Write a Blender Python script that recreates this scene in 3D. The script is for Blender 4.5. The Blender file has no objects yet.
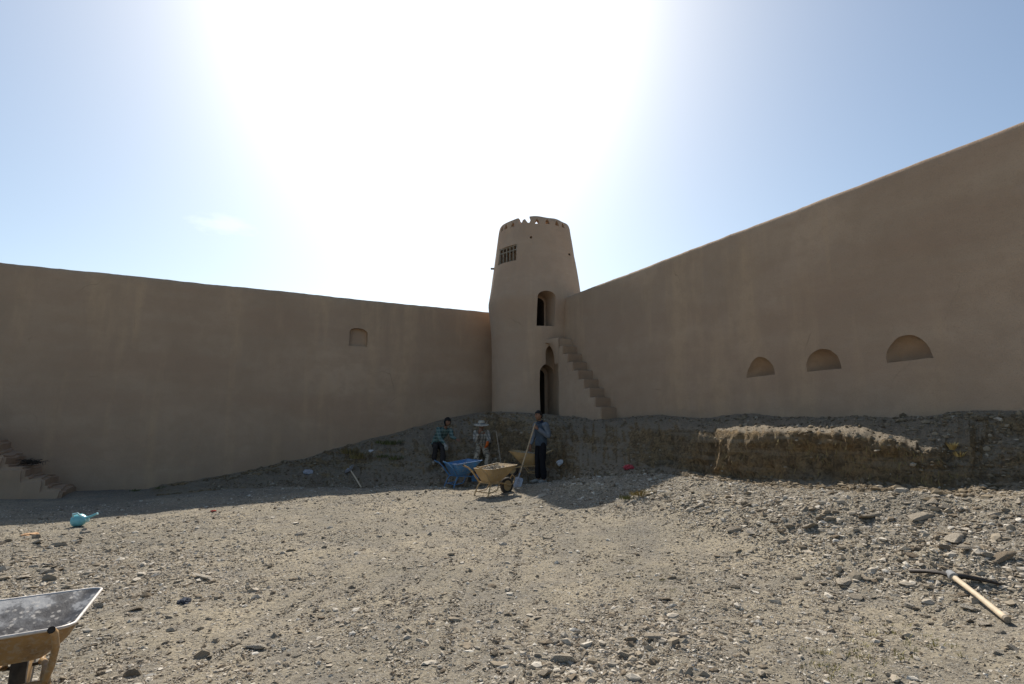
import bpy, bmesh, math, random
import numpy as np
from mathutils import Vector, Matrix, Euler

random.seed(7)
rng = np.random.default_rng(11)
R = math.radians
scene = bpy.context.scene
COL = scene.collection

# ------------------------------------------------------------------ camera
F = 533.0
TH = math.atan(80 / F)
CT, ST = math.cos(TH), math.sin(TH)
EYE = Vector((0, 0, 1.5))
cam_d = bpy.data.cameras.new('camera')
cam_d.sensor_width = 36
cam_d.lens = F / 1024 * 36
cam_d.clip_start = 0.05
cam_d.clip_end = 3000
cam = bpy.data.objects.new('camera', cam_d)
COL.objects.link(cam)
cam.location = EYE
cam.rotation_euler = (R(90) + TH, 0, 0)
scene.camera = cam

def ray(px, py):
    u, v = (px - 512) / F, (342 - py) / F
    return Vector((u, CT - v * ST, ST + v * CT))

def at(px, py, Y):
    r = ray(px, py)
    return EYE + r * (Y / r.y)

# ------------------------------------------------------------------ site plan
C = Vector((0.22, 19.1, 0))               # inner corner of the two walls
DL = Vector((-0.889, -0.457, 0)).normalized()   # along the long wall
DR = Vector((0.457, -0.889, 0)).normalized()    # along the other wall
NL = Vector((0.457, -0.889, 0)).normalized()    # inner normals
NR = Vector((-0.889, -0.457, 0)).normalized()
WALL_TOP = 5.36
TC = Vector((0.785, 17.6, 0))              # tower axis

def tower_r(z):
    return 1.575 + (5.36 - z) * 0.137 if z > 5.36 else 1.575 - .15 * (1 - math.exp(-((5.36 - z) / .7) ** 1.5)) + .012 * (5.36 - z)

def onplane(px, py, N, d):
    r = ray(px, py)
    t = (d - (EYE - C).dot(N) + 0) / r.dot(N)
    return EYE + r * t

def onL(px, py, d=0.0):
    return onplane(px, py, NL, d)

def onR(px, py, d=0.0):
    return onplane(px, py, NR, d)

# ------------------------------------------------------------------ noise
_T = np.random.default_rng(3).random((8, 256, 256))

def vn(x, y, s=0):
    x = np.asarray(x, float); y = np.asarray(y, float)
    xi = np.floor(x).astype(int); yi = np.floor(y).astype(int)
    fx = x - xi; fy = y - yi
    fx = fx * fx * fx * (fx * (fx * 6 - 15) + 10); fy = fy * fy * fy * (fy * (fy * 6 - 15) + 10)
    T = _T[s % 8]
    a = T[xi & 255, yi & 255]; b = T[(xi + 1) & 255, yi & 255]
    c = T[xi & 255, (yi + 1) & 255]; d = T[(xi + 1) & 255, (yi + 1) & 255]
    return (a * (1 - fx) + b * fx) * (1 - fy) + (c * (1 - fx) + d * fx) * fy

def fbm(x, y, octv=4, s=0, gain=0.5):
    t = 0; a = 1; n = 0
    for o in range(octv):
        t = t + a * (vn(x * 2 ** o + 17.3 * o, y * 2 ** o + 9.1 * o, s + o) * 2 - 1)
        n += a; a *= gain
    return t / n

# ------------------------------------------------------------------ bank stations
# each row: foot of wall, points down the bank, foot of bank
ST_L = [
    [onL(150, 480.5), onL(150, 481.5, .2), onL(150, 483, .5), onL(150, 485, .8), onL(150, 487, 1.1), onL(150, 489, 1.4)],
    [onL(215, 474.5), onL(215, 476, .15), onL(215, 479, .4), onL(215, 481.5, .8), onL(215, 484, 1.2), onL(215, 487, 1.7)],
    [onL(270, 466), onL(270, 467.5, .2), onL(270, 472, .5), onL(270, 476, .9), onL(270, 481, 1.4), onL(270, 487, 2.1)],
    [onL(310, 456), onL(310, 459, .25), onL(310, 466, .6), onL(310, 473, 1.0), onL(310, 479, 1.5), onL(310, 487, 2.3)],
    [onL(340, 446.5), onL(340, 450, .3), onL(340, 460, .8), onL(340, 470, 1.2), onL(340, 478, 1.7), onL(340, 488, 2.6)],
    [onL(370, 439), onL(370, 443, .4), onL(370, 454, 1.1), onL(370, 464, 1.5), onL(370, 475, 2.1), onL(370, 488, 3.1)],
    [onL(405, 430), onL(405, 434, .5), onL(405, 445, 1.4), onL(405, 460, 2.0), onL(405, 473, 2.6), onL(405, 487, 3.5)],
    [at(438, 421, 17.7), at(438, 427, 17.0), at(438, 441, 15.9), at(438, 455, 15.2), at(438, 470, 14.75), at(438, 487, 13.5)],
    [at(462, 416, 17.5), at(462, 421, 16.8), at(462, 436, 15.9), at(462, 456, 15.15), at(462, 472, 14.6), at(462, 487, 13.4)],
    [at(484, 412.5, 16.9), at(484, 417, 16.3), at(484, 436, 15.7), at(484, 457, 15.0), at(484, 472, 14.5), at(484, 486, 13.5)],
    [at(503, 412, 16.0), at(503, 416, 15.6), at(503, 432, 15.2), at(503, 455, 14.8), at(503, 471, 14.4), at(503, 485, 13.5)],
    [at(525, 413, 15.75), at(525, 418, 15.4), at(525, 431, 15.0), at(525, 455, 14.6), at(525, 471, 14.2), at(525, 484, 13.5)],
    [at(550, 415, 15.7), at(550, 420, 15.2), at(550, 430, 14.7), at(550, 452, 14.3), at(550, 467, 13.95), at(550, 482, 13.2)],
    [onR(580, 417.5, .3), onR(580, 421, .8), onR(580, 431, 1.15), onR(580, 449, 1.55), onR(580, 465, 2.0), onR(580, 480, 2.4)],
    [onR(615, 418), onR(615, 421.5, .6), onR(615, 431, 1.0), onR(615, 450, 1.4), onR(615, 466, 1.75), onR(615, 476, 2.1)],
    [onR(655, 415), onR(655, 420, .5), onR(655, 430, .98), onR(655, 453, 1.22), onR(655, 468, 1.40), onR(655, 476, 1.9)],
    [onR(700, 417.5), onR(700, 421, .5), onR(700, 431, 1.20), onR(700, 456, 1.30), onR(700, 473, 1.38), onR(700, 479, 2.0)],
    [onR(745, 414), onR(745, 420, .5), onR(745, 431, 1.42), onR(745, 457, 1.48), onR(745, 479, 1.52), onR(745, 486, 2.1)],
    [onR(795, 417), onR(795, 420.5, .5), onR(795, 431, 1.5), onR(795, 457, 1.55), onR(795, 480, 1.66), onR(795, 488, 2.1)],
    [onR(845, 417), onR(845, 421, .5), onR(845, 432.5, 1.5), onR(845, 456, 1.54), onR(845, 482, 1.66), onR(845, 490, 2.1)],
    [onR(890, 418.5), onR(890, 423, .5), onR(890, 440, 1.45), onR(890, 461, 1.52), onR(890, 485, 1.62), onR(890, 492, 2.1)],
    [onR(925, 416), onR(925, 422, .5), onR(925, 448, 1.36), onR(925, 468, 1.44), onR(925, 488, 1.55), onR(925, 494, 2.1)],
    [onR(950, 412), onR(950, 421, .4), onR(950, 449, 1.08), onR(950, 470, 1.28), onR(950, 489, 1.45), onR(950, 496, 1.9)],
    [onR(985, 410.5), onR(985, 424, .3), onR(985, 447, .7), onR(985, 471, 1.0), onR(985, 489, 1.25), onR(985, 497, 1.9)],
    [onR(1024, 410), onR(1024, 428, .3), onR(1024, 450, .65), onR(1024, 472, .95), onR(1024, 489, 1.2), onR(1024, 496, 1.9)],
    [onR(1090, 410), onR(1090, 430, .3), onR(1090, 452, .65), onR(1090, 474, .95), onR(1090, 492, 1.2), onR(1090, 500, 1.9)],
]
def shift(row, k):
    return [p + DR * k for p in row]
ST_L.append(shift(ST_L[-1], 2.5)); ST_L.append(shift(ST_L[-2], 6.0)); ST_L.append(shift(ST_L[-3], 11.0))
for k_, dz_ in ((0, .16), (1, .06)):
    for p_ in ST_L[k_]: p_.z -= dz_
BASES = [r[-1] for r in ST_L]

# ------------------------------------------------------------------ yard height
ctrl = [(b.x, b.y, b.z) for b in BASES]
p = onL(60, 491); ctrl.append((p.x, p.y, p.z))
ctrl += [(-8.2, 9.0, -.17), (-5.5, 10.2, -.10)]
p = onL(-60, 500); ctrl.append((p.x, p.y, -0.12))
ctrl += [(-18, 6, -.12), (-14, 2, -.12), (-3, 8, -.06), (0, 8, 0), (0, 5, -.04), (0, 3, -.06), (-3, 4, -.09), (-6, 7, -.14),
         (-8, 3, -.1), (0, 11.6, -.02), (0.72, 13.6, 0), (-2.4, 13.0, 0), (0, 0, -.05), (-3, 0, -.08), (2, 0, -.02), (4.5, 0, .1),
         (2.0, 8.6, .33), (3.75, 4.7, .2), (2.0, 4.2, .04), (2.3, 2.6, -.01), (1.2, 9.8, .12), (1.0, 6.5, .03),
         (3.0, 7.0, .36), (4.4, 5.6, .5), (0, -6, -.05), (-8, -6, -.1), (6, -6, .2)]
for row in ST_L[13:]:
    ctrl.append((row[3].x, row[3].y, row[5].z - .12))
ctrl = np.array(ctrl)
def tps(r2):
    return np.where(r2 > 1e-9, 0.5 * r2 * np.log(np.maximum(r2, 1e-9)), 0)
n_ = len(ctrl)
XY = ctrl[:, :2]
K = tps(((XY[:, None] - XY[None]) ** 2).sum(-1)) + np.eye(n_) * 0.008
Pm = np.c_[np.ones(n_), XY]
A = np.zeros((n_ + 3, n_ + 3)); A[:n_, :n_] = K; A[:n_, n_:] = Pm; A[n_:, :n_] = Pm.T
Wt = np.linalg.solve(A, np.r_[ctrl[:, 2], 0, 0, 0])

def base_h(x, y):
    x = np.asarray(x, float); y = np.asarray(y, float)
    xc = np.clip(x, -16, 9); yc = np.clip(y, -5, 17)
    sh = xc.shape
    q = np.c_[xc.ravel(), yc.ravel()]
    out = np.empty(len(q))
    for i in range(0, len(q), 20000):
        k = tps(((q[i:i + 20000, None] - XY[None]) ** 2).sum(-1))
        out[i:i + 20000] = k @ Wt[:n_] + Wt[n_] + q[i:i + 20000] @ Wt[n_ + 1:]
    z = np.clip(out, -.3, 1.2).reshape(sh)
    d = np.maximum(0, np.hypot(x - xc, y - yc))
    f = np.exp(-d / 6)
    return z * f + (-.15) * (1 - f)

HEAPS = [(at(800, 512, 6.3), .45, .09), (at(880, 522, 5.4), .5, .08), (at(955, 545, 4.8), .5, .10), (at(590, 494, 10.4), .5, .09),
         (at(575, 488, 10.8), .35, .09), (at(640, 506, 8.5), .35, .07), (at(735, 508, 7.0), .4, .07), (at(690, 508, 7.7), .3, .06)]

def h(x, y):
    x = np.asarray(x, float); y = np.asarray(y, float)
    z = base_h(x, y)
    for p, r, a in HEAPS:
        rr = np.hypot(x - p.x, y - p.y) / r
        z = z + a * np.exp(-rr * rr) * (1 + .5 * fbm(x * 4, y * 4, 3, 2))
    z = z + .035 * fbm(x * .7, y * .7, 3, 1)
    return z

def rough(x, y):
    return .022 * fbm(x * 2.6, y * 2.6, 4, 4, .6)

def hh(x, y):
    return float(h(np.array([x]), np.array([y]))[0] + rough(np.array([x]), np.array([y]))[0])

def ground(px, py):
    r = ray(px, py)
    t0, t = 1.5, 1.5
    while t < 40:
        q = EYE + r * t
        if q.z < hh(q.x, q.y):
            break
        t0 = t; t += .15
    for _ in range(12):
        m = (t0 + t) / 2
        q = EYE + r * m
        if q.z < hh(q.x, q.y): t = m
        else: t0 = m
    return EYE + r * t

# ------------------------------------------------------------------ mesh helpers
class MB:
    def __init__(self):
        self.v = []; self.f = []; self.m = []
    def add(self, vs, fs, mi=0):
        o = len(self.v)
        self.v += [Vector(a) for a in vs]
        self.f += [[i + o for i in f] for f in fs]
        self.m += [mi] * len(fs)
        return self
    def box(self, c, s, rot=None, taper=1.0, mi=0):
        c = Vector(c); hx, hy, hz = s[0] / 2, s[1] / 2, s[2] / 2
        vs = []
        for z in (-1, 1):
            k = taper if z > 0 else 1
            for x, y in ((-1, -1), (1, -1), (1, 1), (-1, 1)):
                q = Vector((x * hx * k, y * hy * k, z * hz))
                if rot is not None: q = rot @ q
                vs.append(c + q)
        return self.add(vs, [(0, 3, 2, 1), (4, 5, 6, 7), (0, 1, 5, 4), (1, 2, 6, 5), (2, 3, 7, 6), (3, 0, 4, 7)], mi)
    def tube(self, pts, r, seg=8, cap=True, mi=0, flat=None):
        pts = [Vector(a) for a in pts]
        n = len(pts)
        rs = r if isinstance(r, (list, tuple)) else [r] * n
        up = None; rings = []
        for i in range(n):
            t = (pts[min(i + 1, n - 1)] - pts[max(i - 1, 0)]).normalized()
            if up is None:
                up = Vector((0, 0, 1)) if abs(t.z) < .9 else Vector((1, 0, 0))
            a = up.cross(t).normalized(); b = t.cross(a).normalized(); up = b
            fl = flat if flat else 1
            rings.append([pts[i] + (a * math.cos(2 * math.pi * k / seg) + b * fl * math.sin(2 * math.pi * k / seg)) * rs[i] for k in range(seg)])
        vs = [q for rg in rings for q in rg]; fs = []
        for i in range(n - 1):
            for k in range(seg):
                k2 = (k + 1) % seg
                fs.append((i * seg + k, i * seg + k2, (i + 1) * seg + k2, (i + 1) * seg + k))
        if cap:
            fs.append(tuple(reversed(range(seg)))); fs.append(tuple((n - 1) * seg + k for k in range(seg)))
        return self.add(vs, fs, mi)
    def lathe(self, prof, M=None, seg=24, mi=0):
        vs = []; fs = []
        for r, z in prof:
            for k in range(seg):
                a = 2 * math.pi * k / seg
                q = Vector((r * math.cos(a), r * math.sin(a), z))
                vs.append(M @ q if M else q)
        n = len(prof)
        for i in range(n - 1):
            for k in range(seg):
                k2 = (k + 1) % seg
                fs.append((i * seg + k, i * seg + k2, (i + 1) * seg + k2, (i + 1) * seg + k))
        fs.append(tuple(reversed(range(seg)))); fs.append(tuple((n - 1) * seg + k for k in range(seg)))
        return self.add(vs, fs, mi)
    def mesh(self, name, off=None):
        me = bpy.data.meshes.new(name)
        vs = [(a - off) if off is not None else a for a in self.v]
        me.from_pydata([tuple(a) for a in vs], [], self.f)
        me.polygons.foreach_set('material_index', self.m)
        bm = bmesh.new(); bm.from_mesh(me)
        bmesh.ops.recalc_face_normals(bm, faces=bm.faces)
        bm.to_mesh(me); bm.free()
        return me

def link(name, me, mats, parent=None, smooth=None):
    if not isinstance(mats, (list, tuple)): mats = [mats]
    for m in mats: me.materials.append(m)
    o = bpy.data.objects.new(name, me)
    COL.objects.link(o)
    if parent: o.parent = parent
    if smooth is not None:
        me.polygons.foreach_set('use_smooth', [True] * len(me.polygons))
        me.set_sharp_from_angle(angle=R(smooth))
    return o

def build(mb, name, mats, parent=None, smooth=None, bevel=0, off=None):
    me = mb.mesh(name, off)
    if bevel:
        bm = bmesh.new(); bm.from_mesh(me)
        es = [e for e in bm.edges if len(e.link_faces) == 2 and e.calc_face_angle(0) > R(35)]
        bmesh.ops.bevel(bm, geom=es, offset=bevel, segments=2, affect='EDGES', clamp_overlap=True)
        bm.to_mesh(me); bm.free()
    return link(name, me, mats, parent, smooth)

def tag(o, label=None, cat=None, group=None, kind=None):
    if label: o['label'] = label
    if cat: o['category'] = cat
    if group: o['group'] = group
    if kind: o['kind'] = kind
    return o

def empty(name, loc, label, cat, group=None, rz=0):
    o = bpy.data.objects.new(name, None)
    COL.objects.link(o); o.location = loc; o.rotation_euler = (0, 0, rz)
    o.empty_display_size = .2
    return tag(o, label, cat, group)

def grid_mesh(name, X, Y, Z):
    n, m = X.shape
    me = bpy.data.meshes.new(name)
    co = np.stack([X, Y, Z], -1).reshape(-1, 3).astype(np.float32)
    idx = np.arange(n * m).reshape(n, m)
    q = np.stack([idx[:-1, :-1], idx[1:, :-1], idx[1:, 1:], idx[:-1, 1:]], -1).reshape(-1, 4)
    return arrays_mesh(me, co, q)

def arrays_mesh(me, co, faces):
    k = faces.shape[1]
    me.vertices.add(len(co)); me.vertices.foreach_set('co', np.ascontiguousarray(co, np.float32).ravel())
    me.loops.add(faces.size); me.loops.foreach_set('vertex_index', faces.ravel().astype(np.int32))
    me.polygons.add(len(faces))
    me.polygons.foreach_set('loop_start', (np.arange(len(faces)) * k).astype(np.int32))
    me.polygons.foreach_set('use_smooth', np.zeros(len(faces), bool))
    me.update(calc_edges=True); me.validate()
    return me

# ------------------------------------------------------------------ materials
class NT:
    def __init__(self, name, rough=.9, spec=.25):
        self.m = bpy.data.materials.new(name); self.m.use_nodes = True
        self.t = self.m.node_tree; self.b = self.t.nodes['Principled BSDF']
        self.b.inputs['Roughness'].default_value = rough
        self.b.inputs['Specular IOR Level'].default_value = spec
        self.co = None
    def n(self, typ, **kw):
        nd = self.t.nodes.new('ShaderNode' + typ)
        for k, v in kw.items():
            if hasattr(nd, k): setattr(nd, k, v)
        return nd
    def l(self, a, b): self.t.links.new(a, b)
    def coord(self):
        if self.co is None: self.co = self.n('TexCoord').outputs['Object']
        return self.co
    def mapped(self, sc=(1, 1, 1), loc=(0, 0, 0), rot=(0, 0, 0)):
        mp = self.n('Mapping'); mp.inputs['Scale'].default_value = sc; mp.inputs['Location'].default_value = loc
        mp.inputs['Rotation'].default_value = rot
        self.l(self.coord(), mp.inputs[0]); return mp.outputs[0]
    def noise(self, scale, detail=5, rough=.55, vec=None, dist=0):
        nd = self.n('TexNoise'); nd.inputs['Scale'].default_value = scale; nd.inputs['Detail'].default_value = detail
        nd.inputs['Roughness'].default_value = rough; nd.inputs['Distortion'].default_value = dist
        self.l(vec or self.coord(), nd.inputs['Vector']); return nd.outputs['Fac']
    def voro(self, scale, feature='F1', out='Distance', vec=None):
        nd = self.n('TexVoronoi'); nd.feature = feature; nd.inputs['Scale'].default_value = scale
        self.l(vec or self.coord(), nd.inputs['Vector']); return nd.outputs[out]
    def ramp(self, fac, stops):
        r = self.n('ValToRGB'); e = r.color_ramp.elements
        while len(e) < len(stops): e.new(.5)
        for i, (p_, c_) in enumerate(stops):
            e[i].position = p_; e[i].color = (c_, c_, c_, 1) if not isinstance(c_, tuple) else (*c_, 1)
        self.l(fac, r.inputs[0]); return r.outputs[0]
    def mix(self, fac, a, b, mode='MIX'):
        m = self.n('Mix'); m.data_type = 'RGBA'; m.blend_type = mode
        for s, v in ((0, fac), (6, a), (7, b)):
            if isinstance(v, (int, float)): m.inputs[s].default_value = v
            elif isinstance(v, tuple): m.inputs[s].default_value = (*v, 1)
            else: self.l(v, m.inputs[s])
        return m.outputs[2]
    def math(self, op, a, b=None):
        m = self.n('Math'); m.operation = op
        for i, v in enumerate((a, b)):
            if v is None: continue
            if isinstance(v, (int, float)): m.inputs[i].default_value = v
            else: self.l(v, m.inputs[i])
        return m.outputs[0]
    def color(self, c):
        if isinstance(c, tuple): self.b.inputs['Base Color'].default_value = (*c, 1)
        else: self.l(c, self.b.inputs['Base Color'])
        return self
    def bump(self, hgt, dist=.01, strength=1.0):
        b = self.n('Bump'); b.inputs['Distance'].default_value = dist; b.inputs['Strength'].default_value = strength
        self.l(hgt, b.inputs['Height'])
        prev = self.b.inputs['Normal']
        if prev.is_linked:
            self.l(prev.links[0].from_socket, b.inputs['Normal'])
        self.l(b.outputs[0], prev); return self

def mat_plain(name, c, rough=.7, var=.25, scale=12, metal=0, bump=0):
    t = NT(name, rough)
    f = t.noise(scale, 5, .6)
    dark = tuple(a * (1 - var) for a in c); light = tuple(min(1, a * (1 + var)) for a in c)
    t.color(t.ramp(f, [(.3, dark), (.7, light)]))
    t.b.inputs['Metallic'].default_value = metal
    if bump: t.bump(f, bump)
    return t.m

def mat_mud(name, base):
    t = NT(name, .95, .12)
    big = t.noise(.35, 4, .55)
    band = t.noise(1.0, 5, .6, t.mapped((.22, .22, 1.1)))
    streak = t.noise(1.0, 5, .6, t.mapped((1.3, 1.3, .16)))
    mid = t.noise(3.2, 6, .6)
    fine = t.noise(60, 4, .7)
    straw = t.noise(1.0, 3, .6, t.mapped((30, 30, 140)))
    b = base
    c = t.ramp(big, [(.32, tuple(x * .80 for x in b)), (.68, tuple(x * 1.12 for x in b))])
    c = t.mix(t.ramp(band, [(.42, 0.0), (.60, .6)]), c, (b[0] * .86, b[1] * .80, b[2] * .78))
    c = t.mix(t.ramp(streak, [(.52, 0.0), (.66, .65)]), c, (b[0] * 1.17, b[1] * 1.13, b[2] * 1.04))
    c = t.mix(t.ramp(mid, [(.38, .4), (.55, 0.0)]), c, (b[0] * .84, b[1] * .82, b[2] * .80))
    c = t.mix(t.ramp(fine, [(.33, .35), (.48, 0.0)]), c, (b[0] * .62, b[1] * .6, b[2] * .56))
    c = t.mix(t.ramp(straw, [(.66, 0.0), (.74, .6)]), c, (b[0] * 1.4, b[1] * 1.36, b[2] * 1.22))
    # a few hairline cracks
    cv = t.n('TexVoronoi'); cv.feature = 'DISTANCE_TO_EDGE'; cv.inputs['Scale'].default_value = .55
    wob = t.n('Mix'); wob.data_type = 'VECTOR'; wob.inputs[0].default_value = .22
    nz = t.n('TexNoise'); nz.inputs['Scale'].default_value = 2.5; nz.inputs['Detail'].default_value = 5
    t.l(t.coord(), nz.inputs['Vector']); t.l(t.coord(), wob.inputs[4]); t.l(nz.outputs['Color'], wob.inputs[5])
    t.l(wob.outputs[1], cv.inputs['Vector'])
    crack = t.math('MULTIPLY', t.ramp(cv.outputs['Distance'], [(.0, 1.0), (.006, 0.0)]), t.ramp(t.noise(.8, 3), [(.58, 0.0), (.68, .6)]))
    c = t.mix(crack, c, (b[0] * .5, b[1] * .48, b[2] * .45))
    t.color(c)
    t.bump(mid, .03, .6); t.bump(fine, .006, .7); t.bump(straw, .003, .5)
    return t.m

M = {}
M['mud'] = mat_mud('mud_plaster', (.43, .312, .218))
M['mud_tower'] = mat_mud('mud_plaster_glare', (.46, .34, .245))  # lifted base: hazy glare around the tower put into the colour
M['mud_riser_shade'] = mat_mud('mud_shaded_riser', (.345, .25, .176))  # darker copy: shade of risers and treads put into the colour
M['mud_step'] = mat_mud('mud_plaster_worn', (.44, .328, .235))

t = NT('yard_soil', .98, .03)
big = t.noise(.55, 5, .6); mid = t.noise(2.3, 6, .65); fine = t.noise(26, 6, .75); grit = t.noise(110, 3, .7)
c = t.ramp(big, [(.36, (.255, .226, .175)), (.52, (.335, .289, .215)), (.66, (.42, .357, .258))])
c = t.mix(t.ramp(mid, [(.35, .6), (.55, 0.0)]), c, (.215, .198, .175))
vor = t.n('TexVoronoi'); vor.inputs['Scale'].default_value = 46; t.l(t.coord(), vor.inputs['Vector'])
sep = t.n('SeparateColor'); t.l(vor.outputs['Color'], sep.inputs[0])
peb = t.math('MULTIPLY', t.ramp(vor.outputs['Distance'], [(.28, 1.0), (.5, 0.0)]), t.ramp(sep.outputs[0], [(.45, 0.0), (.55, .8)]))
c = t.mix(peb, c, t.ramp(sep.outputs[1], [(0, (.13, .12, .105)), (.45, (.27, .25, .22)), (1, (.46, .44, .40))]))
c = t.mix(t.ramp(fine, [(.38, .75), (.54, 0.0)]), c, (.135, .118, .095))
c = t.mix(t.ramp(grit, [(.62, 0.0), (.74, .5)]), c, (.50, .47, .42))
t.color(c); t.bump(mid, .05, .5); t.bump(fine, .03, .8); t.bump(peb, .012, .8); t.bump(grit, .006, .7)
M['soil'] = t.m

t = NT('bank_soil', .97, .1)
big = t.noise(.9, 5, .6); st = t.noise(1.0, 6, .65, t.mapped((4, 4, 2.2)), 1.2); fine = t.noise(30, 6, .75); mid = t.noise(4.5, 6, .7)
c = t.ramp(big, [(.32, (.17, .125, .078)), (.5, (.285, .195, .10)), (.68, (.235, .18, .118))])
c = t.mix(t.ramp(st, [(.40, .5), (.56, 0.0)]), c, (.125, .097, .068))
c = t.mix(t.ramp(st, [(.58, 0.0), (.74, .5)]), c, (.36, .265, .15))
c = t.mix(t.ramp(mid, [(.55, 0.0), (.7, .5)]), c, (.30, .255, .19))
ck = t.noise(11, 6, .7, None, .8)
c = t.mix(t.ramp(ck, [(.40, .8), (.50, 0.0)]), c, (.085, .063, .04))  # dark hollows: cavity shade of the lumpy face put into the colour
c = t.mix(t.ramp(ck, [(.55, 0.0), (.66, .7)]), c, (.37, .27, .145))
t.bump(ck, .06, .8)
lay_ = t.noise(1.0, 5, .6, t.mapped((.5, .5, 7.0)), .5)
c = t.mix(t.ramp(lay_, [(.52, 0.0), (.64, .5)]), c, (.33, .285, .215))
c = t.mix(t.ramp(fine, [(.36, .5), (.52, 0.0)]), c, (.11, .086, .06))
geo = t.n('NewGeometry'); sx = t.n('SeparateXYZ'); t.l(geo.outputs['Normal'], sx.inputs[0])
top = t.ramp(t.math('ADD', sx.outputs[2], t.math('MULTIPLY', t.math('SUBTRACT', mid, .5), .5)), [(.70, 0.0), (.90, 1.0)])
dust = t.mix(t.ramp(fine, [(.4, .5), (.6, 0.0)]), (.30, .25, .185), (.20, .16, .115))
c = t.mix(top, c, dust)
t.color(c); t.bump(mid, .08, .7); t.bump(fine, .035, .9)
M['bank'] = t.m

t = NT('gravel_stone', .97, .04)
g = t.n('NewGeometry'); ri = g.outputs['Random Per Island']
c = t.ramp(ri, [(0, (.13, .10, .07)), (.18, (.22, .178, .128)), (.45, (.315, .268, .203)), (.75, (.41, .358, .288)), (.93, (.53, .478, .40)), (1, (.62, .57, .49))])
f = t.noise(40, 4, .6)
c = t.mix(t.ramp(f, [(.35, .4), (.6, 0.0)]), c, (.26, .22, .17))
t.color(c); t.bump(f, .008, .6)
M['gravel'] = t.m

t = NT('rock', .97, .04)
oi = t.n('ObjectInfo'); ri = oi.outputs['Random']
c = t.ramp(ri, [(0, (.23, .185, .135)), (.25, (.32, .27, .205)), (.6, (.40, .35, .28)), (1, (.50, .45, .375))])
f = t.noise(9, 6, .65); f2 = t.noise(38, 5, .7)
c = t.mix(t.ramp(f, [(.38, .6), (.58, 0.0)]), c, (.20, .162, .12))
c = t.mix(t.ramp(f2, [(.6, 0.0), (.75, .4)]), c, (.52, .5, .46))
t.color(c); t.bump(f, .02, .7); t.bump(f2, .006, .7)
M['rock'] = t.m

M['room_shade'] = mat_mud('mud_room_shade', (.10, .078, .06))  # near-black base: shade inside the tower rooms put into the colour
M['dark'] = mat_plain('bore_shade_dark', (.05, .042, .036), .95)
M['wood'] = mat_plain('pale_wood', (.46, .34, .21), .75, .25, 20)
M['wood_new'] = mat_plain('fresh_pale_wood', (.62, .50, .35), .7, .12, 20)
M['wood_old'] = mat_plain('grey_wood', (.26, .22, .17), .85, .3, 20)
M['iron'] = mat_plain('dark_iron', (.05, .043, .038), .5, .4, 25, .6)
M['steel'] = mat_plain('worn_steel', (.34, .35, .37), .45, .3, 25, .7)
M['rubber'] = mat_plain('dusty_rubber', (.06, .052, .045), .85, .4, 15)

def mat_paint(name, c, rust, amount=.5, rough=.55):
    t = NT(name, rough, .35)
    a = t.noise(7, 7, .7); b = t.noise(30, 5, .7)
    col = t.ramp(t.noise(3, 4), [(.3, tuple(x * .8 for x in c)), (.7, tuple(x * 1.15 for x in c))])
    col = t.mix(t.ramp(a, [(.62 - .2 * amount, 0.0), (.74 - .14 * amount, .85)]), col, rust)
    col = t.mix(t.ramp(b, [(.50, 0.0), (.68, .7)]), col, (.36, .315, .25))
    t.color(col); t.bump(b, .002)
    return t.m
M['tan_paint'] = mat_paint('tan_barrow_paint', (.44, .295, .135), (.24, .145, .07), .35)
M['ochre_paint'] = mat_paint('ochre_barrow_paint', (.34, .21, .09), (.17, .105, .055), .6)
M['blue_paint'] = mat_paint('blue_barrow_paint', (.06, .22, .46), (.13, .18, .25), .7)
t = NT('stained_tray', .5, .4)
a = t.noise(4.5, 6, .65); sp = t.voro(26); sp2 = t.noise(18, 5, .7)
col = t.ramp(a, [(.40, (.03, .027, .028)), (.49, (.10, .098, .10)), (.54, (.29, .285, .28)), (.72, (.40, .39, .375))])
col = t.mix(t.math('MULTIPLY', t.ramp(sp, [(.22, 1.0), (.36, 0.0)]), t.ramp(sp2, [(.45, 0.0), (.55, .8)])), col, (.45, .41, .36))
t.color(col); t.bump(sp2, .003)
M['tray_in'] = t.m
M['rim_worn'] = mat_plain('worn_rim', (.52, .48, .44), .5, .2, 30, .2)

# ------------------------------------------------------------------ ground sheet
def axis(lo, hi, step, far, n):
    core = np.arange(lo, hi + step / 2, step)
    g = np.geomspace(step * 2, far, n)
    return np.r_[(lo - np.cumsum(np.r_[g]))[::-1], core, hi + np.cumsum(g)]
xs = axis(-11.5, 7.5, .045, 160, 40)
ys = axis(1.6, 15.5, .045, 160, 40)
GX, GY = np.meshgrid(xs, ys, indexing='ij')
GZ = h(GX, GY) + rough(GX, GY)
inner = (GX > -12) & (GX < 8) & (GY > 1.2) & (GY < 16)
def ruts(x, y):
    z = 0 * x
    for x0, k, ph in ((-.55, .10, 0), (.35, -.09, 1.3), (-1.9, .02, 2.1)):
        cx = x0 + k * (y - 3) + .18 * np.sin(y * .8 + ph)
        z = z - .009 * np.exp(-((x - cx) / .045) ** 2) * (.5 + .5 * np.sin(y * 1.7 + ph * 3)) + .005 * np.exp(-((np.abs(x - cx) - .09) / .04) ** 2)
    return z
GZ += np.where(inner, ruts(GX, GY), 0)
GZ += np.where(inner, .009 * fbm(GX * 11, GY * 11, 3, 6, .7), 0)
ground_o = link('ground', grid_mesh('ground', GX, GY, GZ), M['soil'], smooth=80)
tag(ground_o, kind='structure')

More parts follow.
